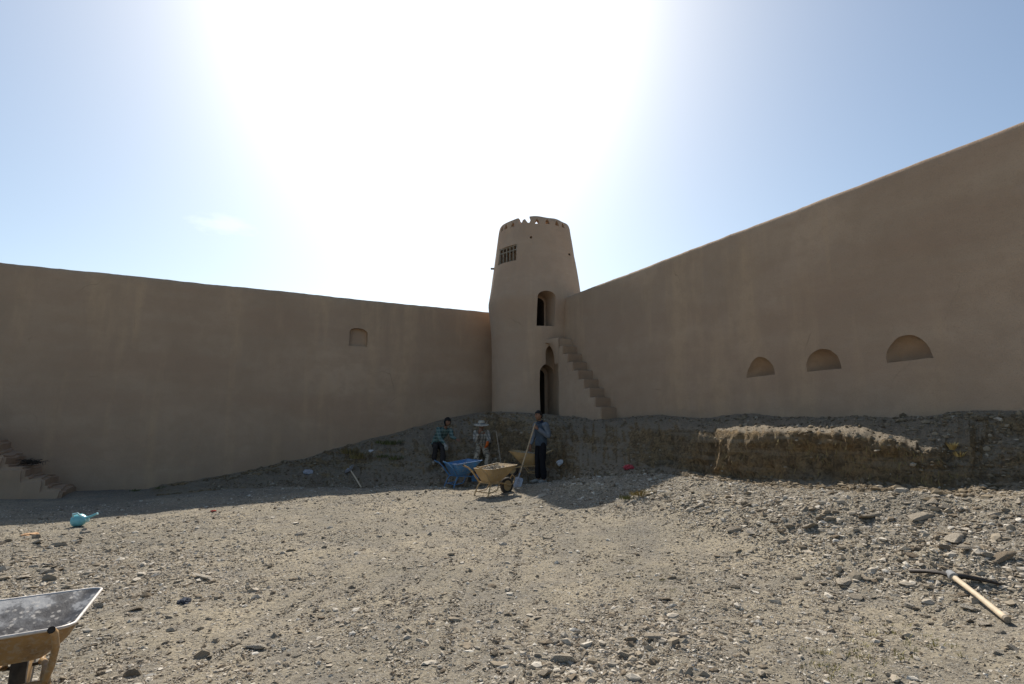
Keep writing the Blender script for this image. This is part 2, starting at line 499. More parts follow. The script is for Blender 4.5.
# ------------------------------------------------------------------ earth bank (loft)
S = np.array([[tuple(q) for q in row] for row in ST_L])            # stations x 6 x 3
inw = S[:, 0] + (S[:, 0] - S[:, 1]) / np.linalg.norm((S[:, 0] - S[:, 1])[:, :2], axis=1)[:, None] * .8
inw[:, 2] = S[:, 0, 2] + .02
out = S[:, 5] + (S[:, 5] - S[:, 4]) / np.maximum(.05, np.linalg.norm((S[:, 5] - S[:, 4])[:, :2], axis=1))[:, None] * .35
out[:, 2] = S[:, 5, 2] - .22
S = np.concatenate([inw[:, None], S, out[:, None]], 1)

def resample(P, n):           # P: k x ... ; piecewise cubic through the rows
    k = len(P)
    u = np.linspace(0, k - 1, n)
    i = np.clip(np.floor(u).astype(int), 0, k - 2); f = (u - i)
    f = f.reshape(-1, *([1] * (P.ndim - 1)))
    g = lambda j: P[np.clip(j, 0, k - 1)]
    p0, p1, p2, p3 = g(i - 1), g(i), g(i + 1), g(i + 2)
    m1 = (p2 - p0) * .42; m2 = (p3 - p1) * .42
    return ((2 * f ** 3 - 3 * f ** 2 + 1) * p1 + (f ** 3 - 2 * f ** 2 + f) * m1 + (-2 * f ** 3 + 3 * f ** 2) * p2 + (f ** 3 - f ** 2) * m2)
NS, NTT = 900, 116
B = resample(S, NS)
B = resample(B.transpose(1, 0, 2), NTT).transpose(1, 0, 2)
du = np.gradient(B, axis=0); dv = np.gradient(B, axis=1)
Nn = np.cross(du, dv); Nn /= np.maximum(1e-6, np.linalg.norm(Nn, axis=2))[..., None]
if Nn[..., 2].mean() < 0: Nn = -Nn
arc = np.cumsum(np.r_[0, np.linalg.norm(np.diff(B[:, 57], axis=0), axis=1)])[:, None] + 0 * B[..., 0]
steep = 1 - np.clip(Nn[..., 2], 0, 1)
fade = np.clip(np.linspace(0, 1, NTT) / .14 - .6, 0, 1)[None]
d = (.15 * fbm(arc * 1.0, B[..., 2] * .5, 4, 2) + .07 * fbm(arc * 4.5, B[..., 2] * 1.8, 4, 5, .6)) * (.30 + steep) \
    + (.045 + .06 * (np.arange(NS) < NS * .46)[:, None]) * fbm(arc * 3.2, np.linspace(0, 9, NTT)[None] + 0 * arc, 4, 1, .6) + (.02 + .012 * steep) * fbm(arc * 12, B[..., 2] * 9 + np.linspace(0, 20, NTT)[None], 3, 3, .7)
rg = 1 - np.abs(fbm(arc * 3.2, B[..., 2] * 3.2 + np.linspace(0, 5, NTT)[None], 4, 6, .6)) * 2.4
d = d + .035 * (rg - .6) * (.25 + steep)
Bd = B + Nn * (d * fade)[..., None]
bank = link('earth_bank', grid_mesh('earth_bank', Bd[..., 0], Bd[..., 1], Bd[..., 2]), M['bank'], smooth=70)
tag(bank, kind='structure')

from mathutils.bvhtree import BVHTree
def tri_bvh(o):
    me = o.data
    return BVHTree.FromPolygons([v.co.copy() for v in me.vertices], [tuple(q.vertices) for q in me.polygons])
BANK = tri_bvh(bank)
GRND = None
def bank_hit(px, py):
    r = ray(px, py).normalized()
    q = BANK.ray_cast(EYE, r)
    return q[0]
def surf(px, py):
    g = ground(px, py)
    b = bank_hit(px, py)
    if b is not None and (b - EYE).length < (g - EYE).length: return b
    return g
def drop(x, y):
    q = BANK.ray_cast(Vector((x, y, 6)), Vector((0, 0, -1)))[0]
    z = hh(x, y)
    return max(z, q.z) if q is not None else z

# ------------------------------------------------------------------ boolean helper
def bake(o):
    dg = bpy.context.evaluated_depsgraph_get()
    me = bpy.data.meshes.new_from_object(o.evaluated_get(dg))
    o.modifiers.clear(); o.data = me
    return o

def cut(o, cutters):
    for c in cutters:
        m = o.modifiers.new('cut', 'BOOLEAN'); m.object = c; m.operation = 'DIFFERENCE'; m.solver = 'EXACT'
    bake(o)
    for c in cutters:
        bpy.data.objects.remove(c)

def cutter(mb, idx=0, wob=0):
    if wob:
        for v_ in mb.v:
            v_ += Vector((fbm(np.array([v_.y * 5.0]), np.array([v_.z * 5.0]), 3, 1)[0], fbm(np.array([v_.x * 5.0]), np.array([v_.z * 5.0]), 3, 2)[0], fbm(np.array([v_.x * 5.0]), np.array([v_.y * 5.0 + v_.z]), 3, 3)[0])) * wob
    me = mb.mesh('cutter')
    me.polygons.foreach_set('material_index', [idx] * len(me.polygons))
    o = bpy.data.objects.new('cutter', me); COL.objects.link(o)
    for k in range(idx + 1): me.materials.append(M['mud'])
    return o

def split_parts(o, parts):
    """faces carrying material slot k become a child mesh of their own"""
    for k, (name, mt, label) in parts.items():
        bm = bmesh.new(); bm.from_mesh(o.data)
        bmesh.ops.delete(bm, geom=[f for f in bm.faces if f.material_index != k], context='FACES')
        me = bpy.data.meshes.new(name); bm.to_mesh(me); bm.free()
        if not len(me.polygons): continue
        me.materials.clear(); me.polygons.foreach_set('material_index', [0] * len(me.polygons))
        c = link(name, me, mt, o, 35)
        if label: c['label'] = label
    bm = bmesh.new(); bm.from_mesh(o.data)
    bmesh.ops.delete(bm, geom=[f for f in bm.faces if f.material_index in parts], context='FACES')
    bm.to_mesh(o.data); bm.free()
    o.data.polygons.foreach_set('use_smooth', [True] * len(o.data.polygons))
    o.data.set_sharp_from_angle(angle=R(35))

def arch_prism(origin, axis, w, z0, z1, rise, d0, d1, flat=False):
    """arched prism along the horizontal axis, from d0 to d1 past origin"""
    ax = Vector(axis).normalized(); side = Vector((-ax.y, ax.x, 0))
    prof = [(-w / 2, z0), (w / 2, z0)]
    for k in range(13):
        a = math.pi * k / 12
        prof.append((w / 2 * math.cos(a), z1 - rise + rise * math.sin(a)))
    vs = []
    for d in (d0, d1):
        for s, z in prof:
            vs.append(Vector((origin.x, origin.y, 0)) + ax * d + side * s + Vector((0, 0, z)))
    n = len(prof)
    fs = [tuple(range(n)), tuple(range(2 * n - 1, n - 1, -1))] + [(k, (k + 1) % n, n + (k + 1) % n, n + k) for k in range(n)]
    return MB().add(vs, fs)

# ------------------------------------------------------------------ walls
def make_wall(name, D, N, length, start, seed, thick=1.1, zb=-.6, fillet=False, slope=0.0):
    nl = int((length - start) / .10)
    fr = [(0, z) for z in np.linspace(zb, WALL_TOP - .09, 40)]
    rnd = [(-.015, WALL_TOP - .035), (-.05, WALL_TOP - .004), (-.12, WALL_TOP), (-.6, WALL_TOP - .04), (-thick + .2, WALL_TOP - .1), (-thick + .05, WALL_TOP - .16),
           (-thick, WALL_TOP - .3)]
    bk = [(-thick, z) for z in np.linspace(WALL_TOP - .6, zb, 8)]
    prof = np.array(fr + rnd + bk)
    n = len(prof)
    ss = np.linspace(start, length, nl)
    A_, Zz = np.meshgrid(ss, prof[:, 1], indexing='ij')
    Dp = np.tile(prof[:, 0], (nl, 1))
    front = (np.arange(n) < len(fr) + 3)[None]
    disp = .028 * fbm(A_ * .35, Zz * .6, 3, seed) + .012 * fbm(A_ * 1.4, Zz * 1.4, 3, seed + 1) + .004 * fbm(A_ * 4, Zz * 4, 2, seed + 2)
    Dp = Dp + np.where(front, disp, 0)
    if fillet:
        zz_ = np.clip((5.25 - Zz) / .5, 0, 1); zz_ = zz_ * zz_ * (3 - 2 * zz_)
        Dp = Dp + np.where(front, 1.25 * np.exp(-(np.clip(A_, 0, 9) / 1.9) ** 2) * zz_, 0)
    Zz = Zz + np.where(Zz > WALL_TOP - .7, (.016 * fbm(A_ * .6, A_ * 0 + 3.3, 3, seed + 3) + .015 * fbm(A_ * 3.6, A_ * 0 + 1.1, 4, seed + 4, .7) + slope * np.clip(A_, 0, 30)), 0)
    V = np.array(C)[None, None] + A_[..., None] * np.array(D) + Dp[..., None] * np.array(N)
    V[..., 2] = Zz
    idx = np.arange(nl * n).reshape(nl, n)
    fs = []
    for i in range(nl - 1):
        for k in range(n):
            k2 = (k + 1) % n
            fs.append((idx[i, k], idx[i, k2], idx[i + 1, k2], idx[i + 1, k]))
    fs.append(tuple(idx[0, ::-1])); fs.append(tuple(idx[-1]))
    mb = MB().add([tuple(q) for q in V.reshape(-1, 3)], fs)
    return build(mb, name, [M['mud']] * 5, smooth=35)

wallL = make_wall('fort_wall', DL, NL, 26, -.2, 1, fillet=False)
tag(wallL, 'long mud plastered fort wall with a single small arched niche, running away left of the tower', 'wall')
wallR = make_wall('fort_wall', DR, NR, 30, -1.3, 4, slope=.0035)
tag(wallR, 'tall mud plastered fort wall with three rounded niches, rising to the right of the tower', 'wall')

# niche in the long wall: flat backed, arched
cL = []
q0 = onL(348.5, 345.5); q1 = onL(367.5, 345.5); qt = onL(358, 328)
w = (q1 - q0).length
cL.append(cutter(arch_prism((q0 + q1) / 2, -NL, w, q0.z, qt.z, w * .27, -.4, .17), 1, .03))
cut(wallL, cL)
split_parts(wallL, {1: ('niche', M['mud'], 'small arched niche with a flat pitted back')})

# half-dome niches in the other wall
cR = []
for k, (xa, ya, xb, yb, xt, yt) in enumerate([(746.5, 377, 775.5, 374.8, 761, 357), (806, 372.5, 841.5, 368.5, 823, 348.8), (886, 362.8, 933, 358.5, 909, 334.7)]):
    a = onR(xa, ya); b = onR(xb, yb); tp = onR(xt, yt)
    c0 = (a + b) / 2; rw = (b - a).length / 2; rh = tp.z - c0.z
    mb = MB(); seg, rows = 32, 12
    vs = []; fs = []
    for i in range(rows + 1):
        ph = (math.pi / 2) * i / rows
        for j in range(seg):
            th = 2 * math.pi * j / seg
            loc = DR * (rw * math.cos(th) * math.cos(ph)) + NR * (.30 * math.sin(th) * math.cos(ph)) + Vector((0, 0, rh * math.sin(ph)))
            vs.append(c0 + loc)
        if i == rows:
            pass
    for i in range(rows):
        for j in range(seg):
            j2 = (j + 1) % seg
            fs.append((i * seg + j, i * seg + j2, (i + 1) * seg + j2, (i + 1) * seg + j))
    # collapse the pole ring
    vs = vs[:rows * seg] + [c0 + Vector((0, 0, rh))]
    pole = rows * seg
    fs = [f for f in fs if max(f) < rows * seg] + [((rows - 1) * seg + j, (rows - 1) * seg + (j + 1) % seg, pole) for j in range(seg)]
    fs.append(tuple(reversed(range(seg))))
    cR.append(cutter(MB().add(vs, fs), k + 1, .03))
cut(wallR, cR)
split_parts(wallR, {1: ('niche', M['mud'], 'smallest rounded niche'), 2: ('niche', M['mud'], 'middle rounded niche'), 3: ('niche', M['mud'], 'widest rounded niche')})

# ------------------------------------------------------------------ tower
TOP = 8.06
prof = [(z, tower_r(z)) for z in np.linspace(.4, TOP - .05, 62)]
seg = 120
vs = []; fs = []
ring = []
for z, r in prof:
    ring.append((r, z))
ring += [(tower_r(TOP) - .03, TOP), (tower_r(TOP) - .10, TOP + .02), (tower_r(TOP) - .22, TOP - .01), (tower_r(TOP) - .25, TOP - .1), (tower_r(TOP) - .26, TOP - .75), (.05, TOP - .75)]
angs = np.arange(seg) / seg * 2 * math.pi
for i, (r, z) in enumerate(ring):
    outer = i < len(prof) + 2
    for k in range(seg):
        a = angs[k]
        rr = r
        if outer:
            rr = r + .065 * float(fbm(np.array([math.cos(a) * 1.3 + 7]), np.array([math.sin(a) * 1.3 + z * .5]), 3, 2)[0]) + .009 * float(fbm(np.array([a * 5 * 6 / 6.283 * 2]), np.array([z * 2.2]), 2, 3)[0]) * math.sin(a / 2) ** .5
        zz = z
        if z > TOP - .12: zz = z + .02 * math.sin(a * 3 + 1) + .012 * math.sin(a * 11)
        vs.append((TC.x + rr * math.cos(a), TC.y + rr * math.sin(a), zz))
n = len(ring)
for i in range(n - 1):
    for k in range(seg):
        k2 = (k + 1) % seg
        fs.append((i * seg + k, i * seg + k2, (i + 1) * seg + k2, (i + 1) * seg + k))
fs.append(tuple(reversed(range(seg)))); fs.append(tuple((n - 1) * seg + k for k in range(seg)))
tower = build(MB().add(vs, fs), 'watchtower', [M['mud_tower']] * 6, smooth=35)
tag(tower, 'round tapering mud tower with a notched parapet standing in the corner of the walls', 'tower')

def tsurf(px, py):
    r = ray(px, py); t = 10.0
    while t < 30:
        q = EYE + r * t
        if math.hypot(q.x - TC.x, q.y - TC.y) < tower_r(q.z): return q
        t += .01
    return None
cuts = []
# lower doorway + chamber
p0 = tsurf(540, 400); p1 = tsurf(561.5, 400); pt = tsurf(551, 363)
pc = (p0 + p1) / 2; nd = Vector((-.42, .91, 0)).normalized()
DOORN = nd
dl_w = 22 / 533 * 15.9 * 1.0
cuts.append(cutter(arch_prism(pc, nd, dl_w, 1.2, pt.z, dl_w * .42, -.8, .80), 1))
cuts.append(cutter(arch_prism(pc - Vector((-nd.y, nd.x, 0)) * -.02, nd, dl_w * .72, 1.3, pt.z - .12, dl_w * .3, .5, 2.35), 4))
# recess under the landing
q_ = tsurf(553.5, 350)
cuts.append(cutter(arch_prism(q_, nd, .50, 3.0, 3.86, .25, -.6, .42), 1))
# upper doorway + chamber
p0 = tsurf(536.5, 326.5); p1 = tsurf(554.5, 325.5); pt = tsurf(545, 290.5)
pc2 = (p0 + p1) / 2
ud_w = 18.2 / 533 * 16.1
nd2 = Vector((-.40, .92, 0)).normalized()
cuts.append(cutter(arch_prism(pc2, nd2, ud_w, (p0.z + p1.z) / 2, pt.z, ud_w * .33, -.8, .52), 2))
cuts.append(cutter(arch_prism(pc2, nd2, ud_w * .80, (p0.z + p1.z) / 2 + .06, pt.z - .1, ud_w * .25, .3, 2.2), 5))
# latticed window
wa = tsurf(499.3, 256); wb = tsurf(516.8, 252)
wc = (wa + wb) / 2
wn = Vector((TC.x - wc.x, TC.y - wc.y, 0)).normalized(); wsd = Vector((-wn.y, wn.x, 0))
wz0, wz1 = tsurf(508, 262).z, tsurf(508, 246.5).z
ww = (wb - wa).length * 1.02
def rect_prism(o_, ax, w_, z0, z1, d0, d1):
    sd = Vector((-ax.y, ax.x, 0)); vs_ = []
    for d_ in (d0, d1):
        for s_, z_ in ((-w_ / 2, z0), (w_ / 2, z0), (w_ / 2, z1), (-w_ / 2, z1)):
            vs_.append(Vector((o_.x, o_.y, 0)) + ax * d_ + sd * s_ + Vector((0, 0, z_)))
    return MB().add(vs_, [(0, 1, 2, 3), (7, 6, 5, 4), (0, 1, 5, 4), (1, 2, 6, 5), (2, 3, 7, 6), (3, 0, 4, 7)])
wc0 = Vector((TC.x, TC.y, 0)) - wn * tower_r(6.8)
cuts.append(cutter(rect_prism(wc0, wn, ww, wz0, wz1, -.5, .62), 3))
# parapet loopholes
def tang(px, z):
    """angle on the rim that shows at column px"""
    q = tsurf(px, 232 if px < 503 or px > 563 else 226)
    return math.atan2(q.y - TC.y, q.x - TC.x)
for px in (501.8, 506, 512, 537, 547.5, 557, 563.6):
    a = tang(px, 7.9)
    ax = Vector((math.cos(a), math.sin(a), 0)); sd = Vector((-ax.y, ax.x, 0))
    vs = []
    zc = TOP - .17
    for d_ in (tower_r(TOP) - .5, tower_r(TOP) + .3):
        for s_, z_ in ((-.075, -.085), (.075, -.085), (.055, .01), (0, .085), (-.055, .01)):
            vs.append(Vector((TC.x, TC.y, 0)) + ax * d_ + sd * s_ + Vector((0, 0, zc + z_)))
    cuts.append(cutter(MB().add(vs, [(0, 1, 2, 3, 4), (9, 8, 7, 6, 5)] + [(k, (k + 1) % 5, 5 + (k + 1) % 5, 5 + k) for k in range(5)]), 0))
# broken stretch of the parapet: a ragged bite
def bite(px0, px1, pts):
    a0, a1 = tang(px0, 8), tang(px1, 8)
    vs = []
    for d_ in (tower_r(TOP) - .5, tower_r(TOP) + .3):
        for f_, z_ in pts:
            a = a0 + (a1 - a0) * f_
            vs.append((TC.x + d_ * math.cos(a), TC.y + d_ * math.sin(a), TOP + z_))
    m = len(pts)
    return MB().add(vs, [tuple(range(m)), tuple(range(2 * m - 1, m - 1, -1))] + [(k, (k + 1) % m, m + (k + 1) % m, m + k) for k in range(m)])
cuts.append(cutter(bite(515.5, 530.5, [(0, .2), (.06, -.03), (.2, -.14), (.32, -.25), (.42, -.2), (.5, -.1), (.62, -.07), (.7, -.12), (.78, -.21), (.92, -.22), (1.0, -.12), (.93, -.05), (.9, .2)]), 0))
# putlog holes
for px, py in ((531, 237), (569.3, 254.5)):
    q = tsurf(px, py)
    cuts.append(cutter(MB().box(q, (.07, .3, .08)), 0))
cut(tower, cuts)
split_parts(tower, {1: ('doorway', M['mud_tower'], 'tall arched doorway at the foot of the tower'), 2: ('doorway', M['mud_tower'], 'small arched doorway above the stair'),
                    3: ('window_recess', M['mud_tower'], None), 4: ('inner_room', M['room_shade'], None), 5: ('inner_room', M['room_shade'], None)})
# lattice
mb = MB()
lo = wc0 + wn * .10
for k in range(6):
    s_ = (k / 5 - .5) * ww * .92
    mb.box(lo + wsd * s_ + Vector((0, 0, (wz0 + wz1) / 2)), (.035, .035, wz1 - wz0 + .04), Matrix.Rotation(math.atan2(wsd.y, wsd.x), 3, 'Z'))
for f_ in (.04, .70, .96):
    mb.box(lo + Vector((0, 0, wz0 + (wz1 - wz0) * f_)), (ww, .03, .032), Matrix.Rotation(math.atan2(wsd.y, wsd.x), 3, 'Z'))
build(mb, 'window_lattice', M['wood_old'], tower)
q = tsurf(494, 261)
if q is None: q = Vector((TC.x - tower_r(6.6), TC.y - .2, 6.6))
build(MB().tube([q + Vector((.15, .05, .02)), q + Vector((-.09, -.03, 0))], .035, 8), 'waterspout', M['wood_old'], tower)

# ------------------------------------------------------------------ stairs
def rough_mesh(o, amp, freq, seed):
    for v in o.data.vertices:
        c_ = v.co
        v.co += Vector((float(fbm(np.array([c_.y * freq]), np.array([c_.z * freq]), 2, seed)[0]), float(fbm(np.array([c_.x * freq]), np.array([c_.z * freq + 5]), 2, seed)[0]),
                        float(fbm(np.array([c_.x * freq]), np.array([c_.y * freq + 9]), 2, seed)[0]))) * amp

def step_solid(O, D, N, w, steps, zb):
    """steps: list of (s_from, s_to, z_top) going up; a solid against the wall, w wide"""
    mb = MB()
    prof = [(steps[0][0], zb)]
    for s0, s1, z in steps:
        prof += [(s0, z), (s1, z)]
    prof.append((steps[-1][1], zb))
    vs = []
    for d_ in (-.15, w):
        for s_, z_ in prof: vs.append(O + D * s_ + N * d_ + Vector((0, 0, z_)))
    m = len(prof)
    mb.add(vs, [tuple(range(m)), tuple(range(2 * m - 1, m - 1, -1))] + [(k, (k + 1) % m, m + (k + 1) % m, m + k) for k in range(m)])
    return mb

def finish_steps(mb, name, mt, parent=None, bev=.035, off=None, amp=.02):
    me = mb.mesh(name)
    bm = bmesh.new(); bm.from_mesh(me)
    es = [e for e in bm.edges if len(e.link_faces) == 2 and e.calc_face_angle(0) > R(30)]
    bmesh.ops.bevel(bm, geom=es, offset=bev, segments=3, affect='EDGES', clamp_overlap=True)
    bmesh.ops.triangulate(bm, faces=bm.faces)
    for _ in range(3):
        bmesh.ops.subdivide_edges(bm, edges=[e for e in bm.edges if e.calc_length() > .22], cuts=1)
        bmesh.ops.triangulate(bm, faces=bm.faces)
    bm.to_mesh(me); bm.free()
    o = link(name, me, mt, parent, 40)
    rough_mesh(o, amp, 2.6, 3)
    o.data.update()
    return o

z9 = 3.99; z0 = 1.62; rise = (z9 - z0) / 9; s_bot = 5.55; run = .258
steps = []
for k in range(8):
    steps.append((s_bot - run * k, s_bot - run * (k + 1), z0 + rise * (k + 1)))
W_ST = .50
stair = finish_steps(step_solid(C, DR, NR, W_ST, steps, .9), 'staircase', M['mud_step'], bev=.018, amp=.012)
stair.data.materials.append(M['mud_riser_shade'])
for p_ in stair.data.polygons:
    if p_.normal.dot(NR) < .6 and p_.center.z > 1.5: p_.material_index = 1  # faces turned away from the flank take the shade-darkened copy
tag(stair, 'narrow worn mud staircase climbing along the right wall to the small tower doorway', 'stairs')
# corbelled landing: the top tread swings onto the face of the tower above the doorway
s_end = steps[-1][1]
pA = C + DR * (s_end + .05) + NR * (W_ST + .012)
tip = tsurf(545.0, 339)
T2 = Vector((TC.x, TC.y, 0))
vs = []; NA = 16
for i in range(NA + 1):
    a = i / NA
    P_ = Vector((tip.x, tip.y, 0)).lerp(Vector((pA.x, pA.y, 0)), a)
    P_ = P_ + (P_ - T2).normalized() * (.05 * math.sin(a * math.pi) + .02)
    zb = z9 - .10 - .66 * (1 - math.sqrt(max(0, 1 - a ** 2.2)))
    I_ = T2 + (P_ - T2) * .84
    vs += [(P_.x, P_.y, zb), (P_.x, P_.y, z9 - .03), (P_.x * .985 + I_.x * .015, P_.y * .985 + I_.y * .015, z9), (I_.x, I_.y, z9), (I_.x, I_.y, zb)]
fs = [(0, 1, 2, 3, 4), tuple(NA * 5 + k for k in (4, 3, 2, 1, 0))]
for i in range(NA):
    for k in range(5):
        k2 = (k + 1) % 5
        fs.append((i * 5 + k, i * 5 + k2, (i + 1) * 5 + k2, (i + 1) * 5 + k))
build(MB().add(vs, fs), 'corbelled_landing', M['mud_step'], stair, smooth=50)
vs = []
for z_ in (z9 - .4, z9 - .004):
    for s_, d_ in ((s_end + .003, -.1), (s_end + .003, W_ST - .01), (s_end - .22, W_ST - .01), (s_end - .22, -.1)):
        q = C + DR * s_ + NR * d_; vs.append((q.x, q.y, z_))
finish_steps(MB().add(vs, [(0, 1, 2, 3), (7, 6, 5, 4), (0, 1, 5, 4), (1, 2, 6, 5), (2, 3, 7, 6), (3, 0, 4, 7)]), 'top_step', M['mud_step'], stair, .025, amp=.008)

# staircase against the long wall
q = onL(75, 486.5)
sL = (Vector((q.x, q.y, 0)) - C).dot(DL)
steps2 = []
for k in range(11):
    steps2.append((sL + .335 * k, sL + .335 * (k + 1), .0 + .262 * k))
stair2 = finish_steps(step_solid(C, DL, NL, 1.22, steps2, -.5), 'staircase', M['mud'], bev=.06, amp=.06)
tag(stair2, 'broad crumbling mud staircase descending along the long wall at the left edge of the yard', 'stairs')


# ------------------------------------------------------------------ loose gravel (uncountable)
def ico():
    bm = bmesh.new(); bmesh.ops.create_icosphere(bm, subdivisions=1, radius=1)
    v = np.array([tuple(q.co) for q in bm.verts]); f = np.array([[q.index for q in p_.verts] for p_ in bm.faces])
    bm.free(); return v, f
IV, IF = ico()
OV = np.array([(1, 0, 0), (-1, 0, 0), (0, 1, 0), (0, -1, 0), (0, 0, 1), (0, 0, -1)], float)
OF = np.array([(0, 2, 4), (2, 1, 4), (1, 3, 4), (3, 0, 4), (2, 0, 5), (1, 2, 5), (3, 1, 5), (0, 3, 5)])

_hx = np.arange(-14, 9, .06); _hy = np.arange(1.5, 16.5, .06)
_HX, _HY = np.meshgrid(_hx, _hy, indexing='ij')
_HZ = h(_HX, _HY) + rough(_HX, _HY)
def zfast(x, y):
    i = np.clip((x + 14) / .06, 0, len(_hx) - 1.001); j = np.clip((y - 1.5) / .06, 0, len(_hy) - 1.001)
    i0 = i.astype(int); j0 = j.astype(int); f = i - i0; g = j - j0
    return _HZ[i0, j0] * (1 - f) * (1 - g) + _HZ[i0 + 1, j0] * f * (1 - g) + _HZ[i0, j0 + 1] * (1 - f) * g + _HZ[i0 + 1, j0 + 1] * f * g

def inside(x, y, m=.0):
    dl = (x - C.x) * NL.x + (y - C.y) * NL.y; dr = (x - C.x) * NR.x + (y - C.y) * NR.y
    return (dl > m) & (dr > m)

def heapw(x, y):
    w = 0 * x
    for p_, r, a_ in HEAPS: w = w + np.exp(-((x - p_.x) ** 2 + (y - p_.y) ** 2) / (r * 1.3) ** 2)
    # rubble strip towards the right-hand bank, and the stony corner at the far left
    dr = (x - C.x) * NR.x + (y - C.y) * NR.y
    w = w + .9 * np.exp(-((dr - 2.6) / .9) ** 2) * (x > 1.2)
    w = w + .8 * np.exp(-(((x + 5.0) / 1.6) ** 2 + ((y - 5.8) / 1.6) ** 2))
    w = w + .8 * np.exp(-(((x - .45) / .55) ** 2 + ((y - 3.5) / .7) ** 2)) + .6 * np.exp(-(((x - 1.0) / .4) ** 2 + ((y - 4.1) / .35) ** 2))
    return np.clip(w, 0, 1.6)

def scatter(N, lo, hi, med, sig, verts, faces, near, far, pk=1.0, pf=.26):
    th = rng.uniform(-52, 52, N) * math.pi / 180
    rr = np.exp(rng.uniform(math.log(near), math.log(far), N))
    x = rr * np.sin(th); y = rr * np.cos(th)
    patch = np.clip(.5 + 1.5 * fbm(x * .9, y * .9, 4, 5, .6), 0, 1) * .70 * pk + pf
    keep = (rng.random(N) < np.clip(patch + heapw(x, y), 0, 1)) & inside(x, y, .15) & (y > 1.4)
    x, y, rr = x[keep], y[keep], rr[keep]
    n = len(x)
    hw = heapw(x, y)
    s = np.clip(np.exp(rng.normal(math.log(med), sig, n)) * (.75 + .06 * rr) * (.9 + .42 * hw), lo, hi)
    z = zfast(x, y)
    sc = s[:, None] * np.stack([rng.uniform(.8, 1.5, n), rng.uniform(.55, 1.0, n), rng.uniform(.3, .75, n)], 1)
    jit = 1 + rng.normal(0, .26, (n, len(verts), 1))
    V = verts[None] * jit * sc[:, None, :]
    tx = rng.normal(0, .35, n); cs, sn = np.cos(tx), np.sin(tx)
    V = np.stack([V[..., 0], V[..., 1] * cs[:, None] - V[..., 2] * sn[:, None], V[..., 1] * sn[:, None] + V[..., 2] * cs[:, None]], -1)
    a = rng.uniform(0, 2 * math.pi, n); cs, sn = np.cos(a), np.sin(a)
    V = np.stack([V[..., 0] * cs[:, None] - V[..., 1] * sn[:, None], V[..., 0] * sn[:, None] + V[..., 1] * cs[:, None], V[..., 2]], -1)
    V += np.stack([x, y, z + sc[:, 2] * rng.uniform(-.35, .45, n)], -1)[:, None]
    Fc = faces[None] + (np.arange(n) * len(verts))[:, None, None]
    return V.reshape(-1, 3), Fc.reshape(-1, 3)
V1, F1 = scatter(330000, .004, .02, .0070, .38, OV, OF, 2.3, 14.5, 1.0, .25)
V2, F2 = scatter(70000, .006, .05, .0098, .52, IV, IF, 2.3, 14.5, .85, .22)
gv = link('gravel', arrays_mesh(bpy.data.meshes.new('gravel'), np.r_[V1, V2], np.r_[F1, F2 + len(V1)]), M['gravel'])
tag(gv, kind='stuff')

# crumbled clods and stones lying on the bank
def bank_scatter(N):
    co = np.array([tuple(v.co) for v in bank.data.vertices]); nv = Nn.reshape(-1, 3)
    tt = np.tile(np.arange(NTT), NS) / NTT
    ok = (tt > .17) & (np.repeat(np.arange(NS), NTT) > NS * .03) & (tt < .97) & (co[:, 1] > 3.5)
    idx = np.nonzero(ok)[0]
    wgt = .06 + .5 * np.clip(nv[idx, 2], 0, 1) ** 3 + 1.6 * (tt[idx] > .74) * (np.repeat(np.arange(NS), NTT)[idx] < NS * .80)
    i = rng.choice(idx, N, p=wgt / wgt.sum())
    s = np.clip(np.exp(rng.normal(math.log(.015), .5, N)), .006, .07)
    sc = s[:, None] * np.stack([rng.uniform(.8, 1.4, N), rng.uniform(.6, 1.1, N), rng.uniform(.4, .9, N)], 1)
    V = IV[None] * (1 + rng.normal(0, .2, (N, len(IV), 1))) * sc[:, None, :]
    a = rng.uniform(0, 6.28, N); cs, sn = np.cos(a), np.sin(a)
    V = np.stack([V[..., 0] * cs[:, None] - V[..., 1] * sn[:, None], V[..., 0] * sn[:, None] + V[..., 1] * cs[:, None], V[..., 2]], -1)
    pos = co[i] + rng.normal(0, .03, (N, 3)) * (1, 1, 0)
    for k in range(N):
        q = BANK.ray_cast(Vector((pos[k, 0], pos[k, 1], 5)), Vector((0, 0, -1)))[0]
        if q is not None and abs(q.z - pos[k, 2]) < .12: pos[k, 2] = q.z
    V += (pos + np.c_[np.zeros((N, 2)), sc[:, 2] * .25])[:, None]
    return V.reshape(-1, 3), (IF[None] + (np.arange(N) * len(IV))[:, None, None]).reshape(-1, 3)
t = NT('clod', .97, .1); g = t.n('NewGeometry')
t.color(t.ramp(g.outputs['Random Per Island'], [(0, (.12, .092, .06)), (.5, (.20, .155, .10)), (.88, (.27, .22, .155)), (1, (.40, .35, .28))])); M['clod'] = t.m
Vb, Fb = bank_scatter(13000)
tag(link('earth_clods', arrays_mesh(bpy.data.meshes.new('earth_clods'), Vb, Fb), M['clod']), kind='stuff')

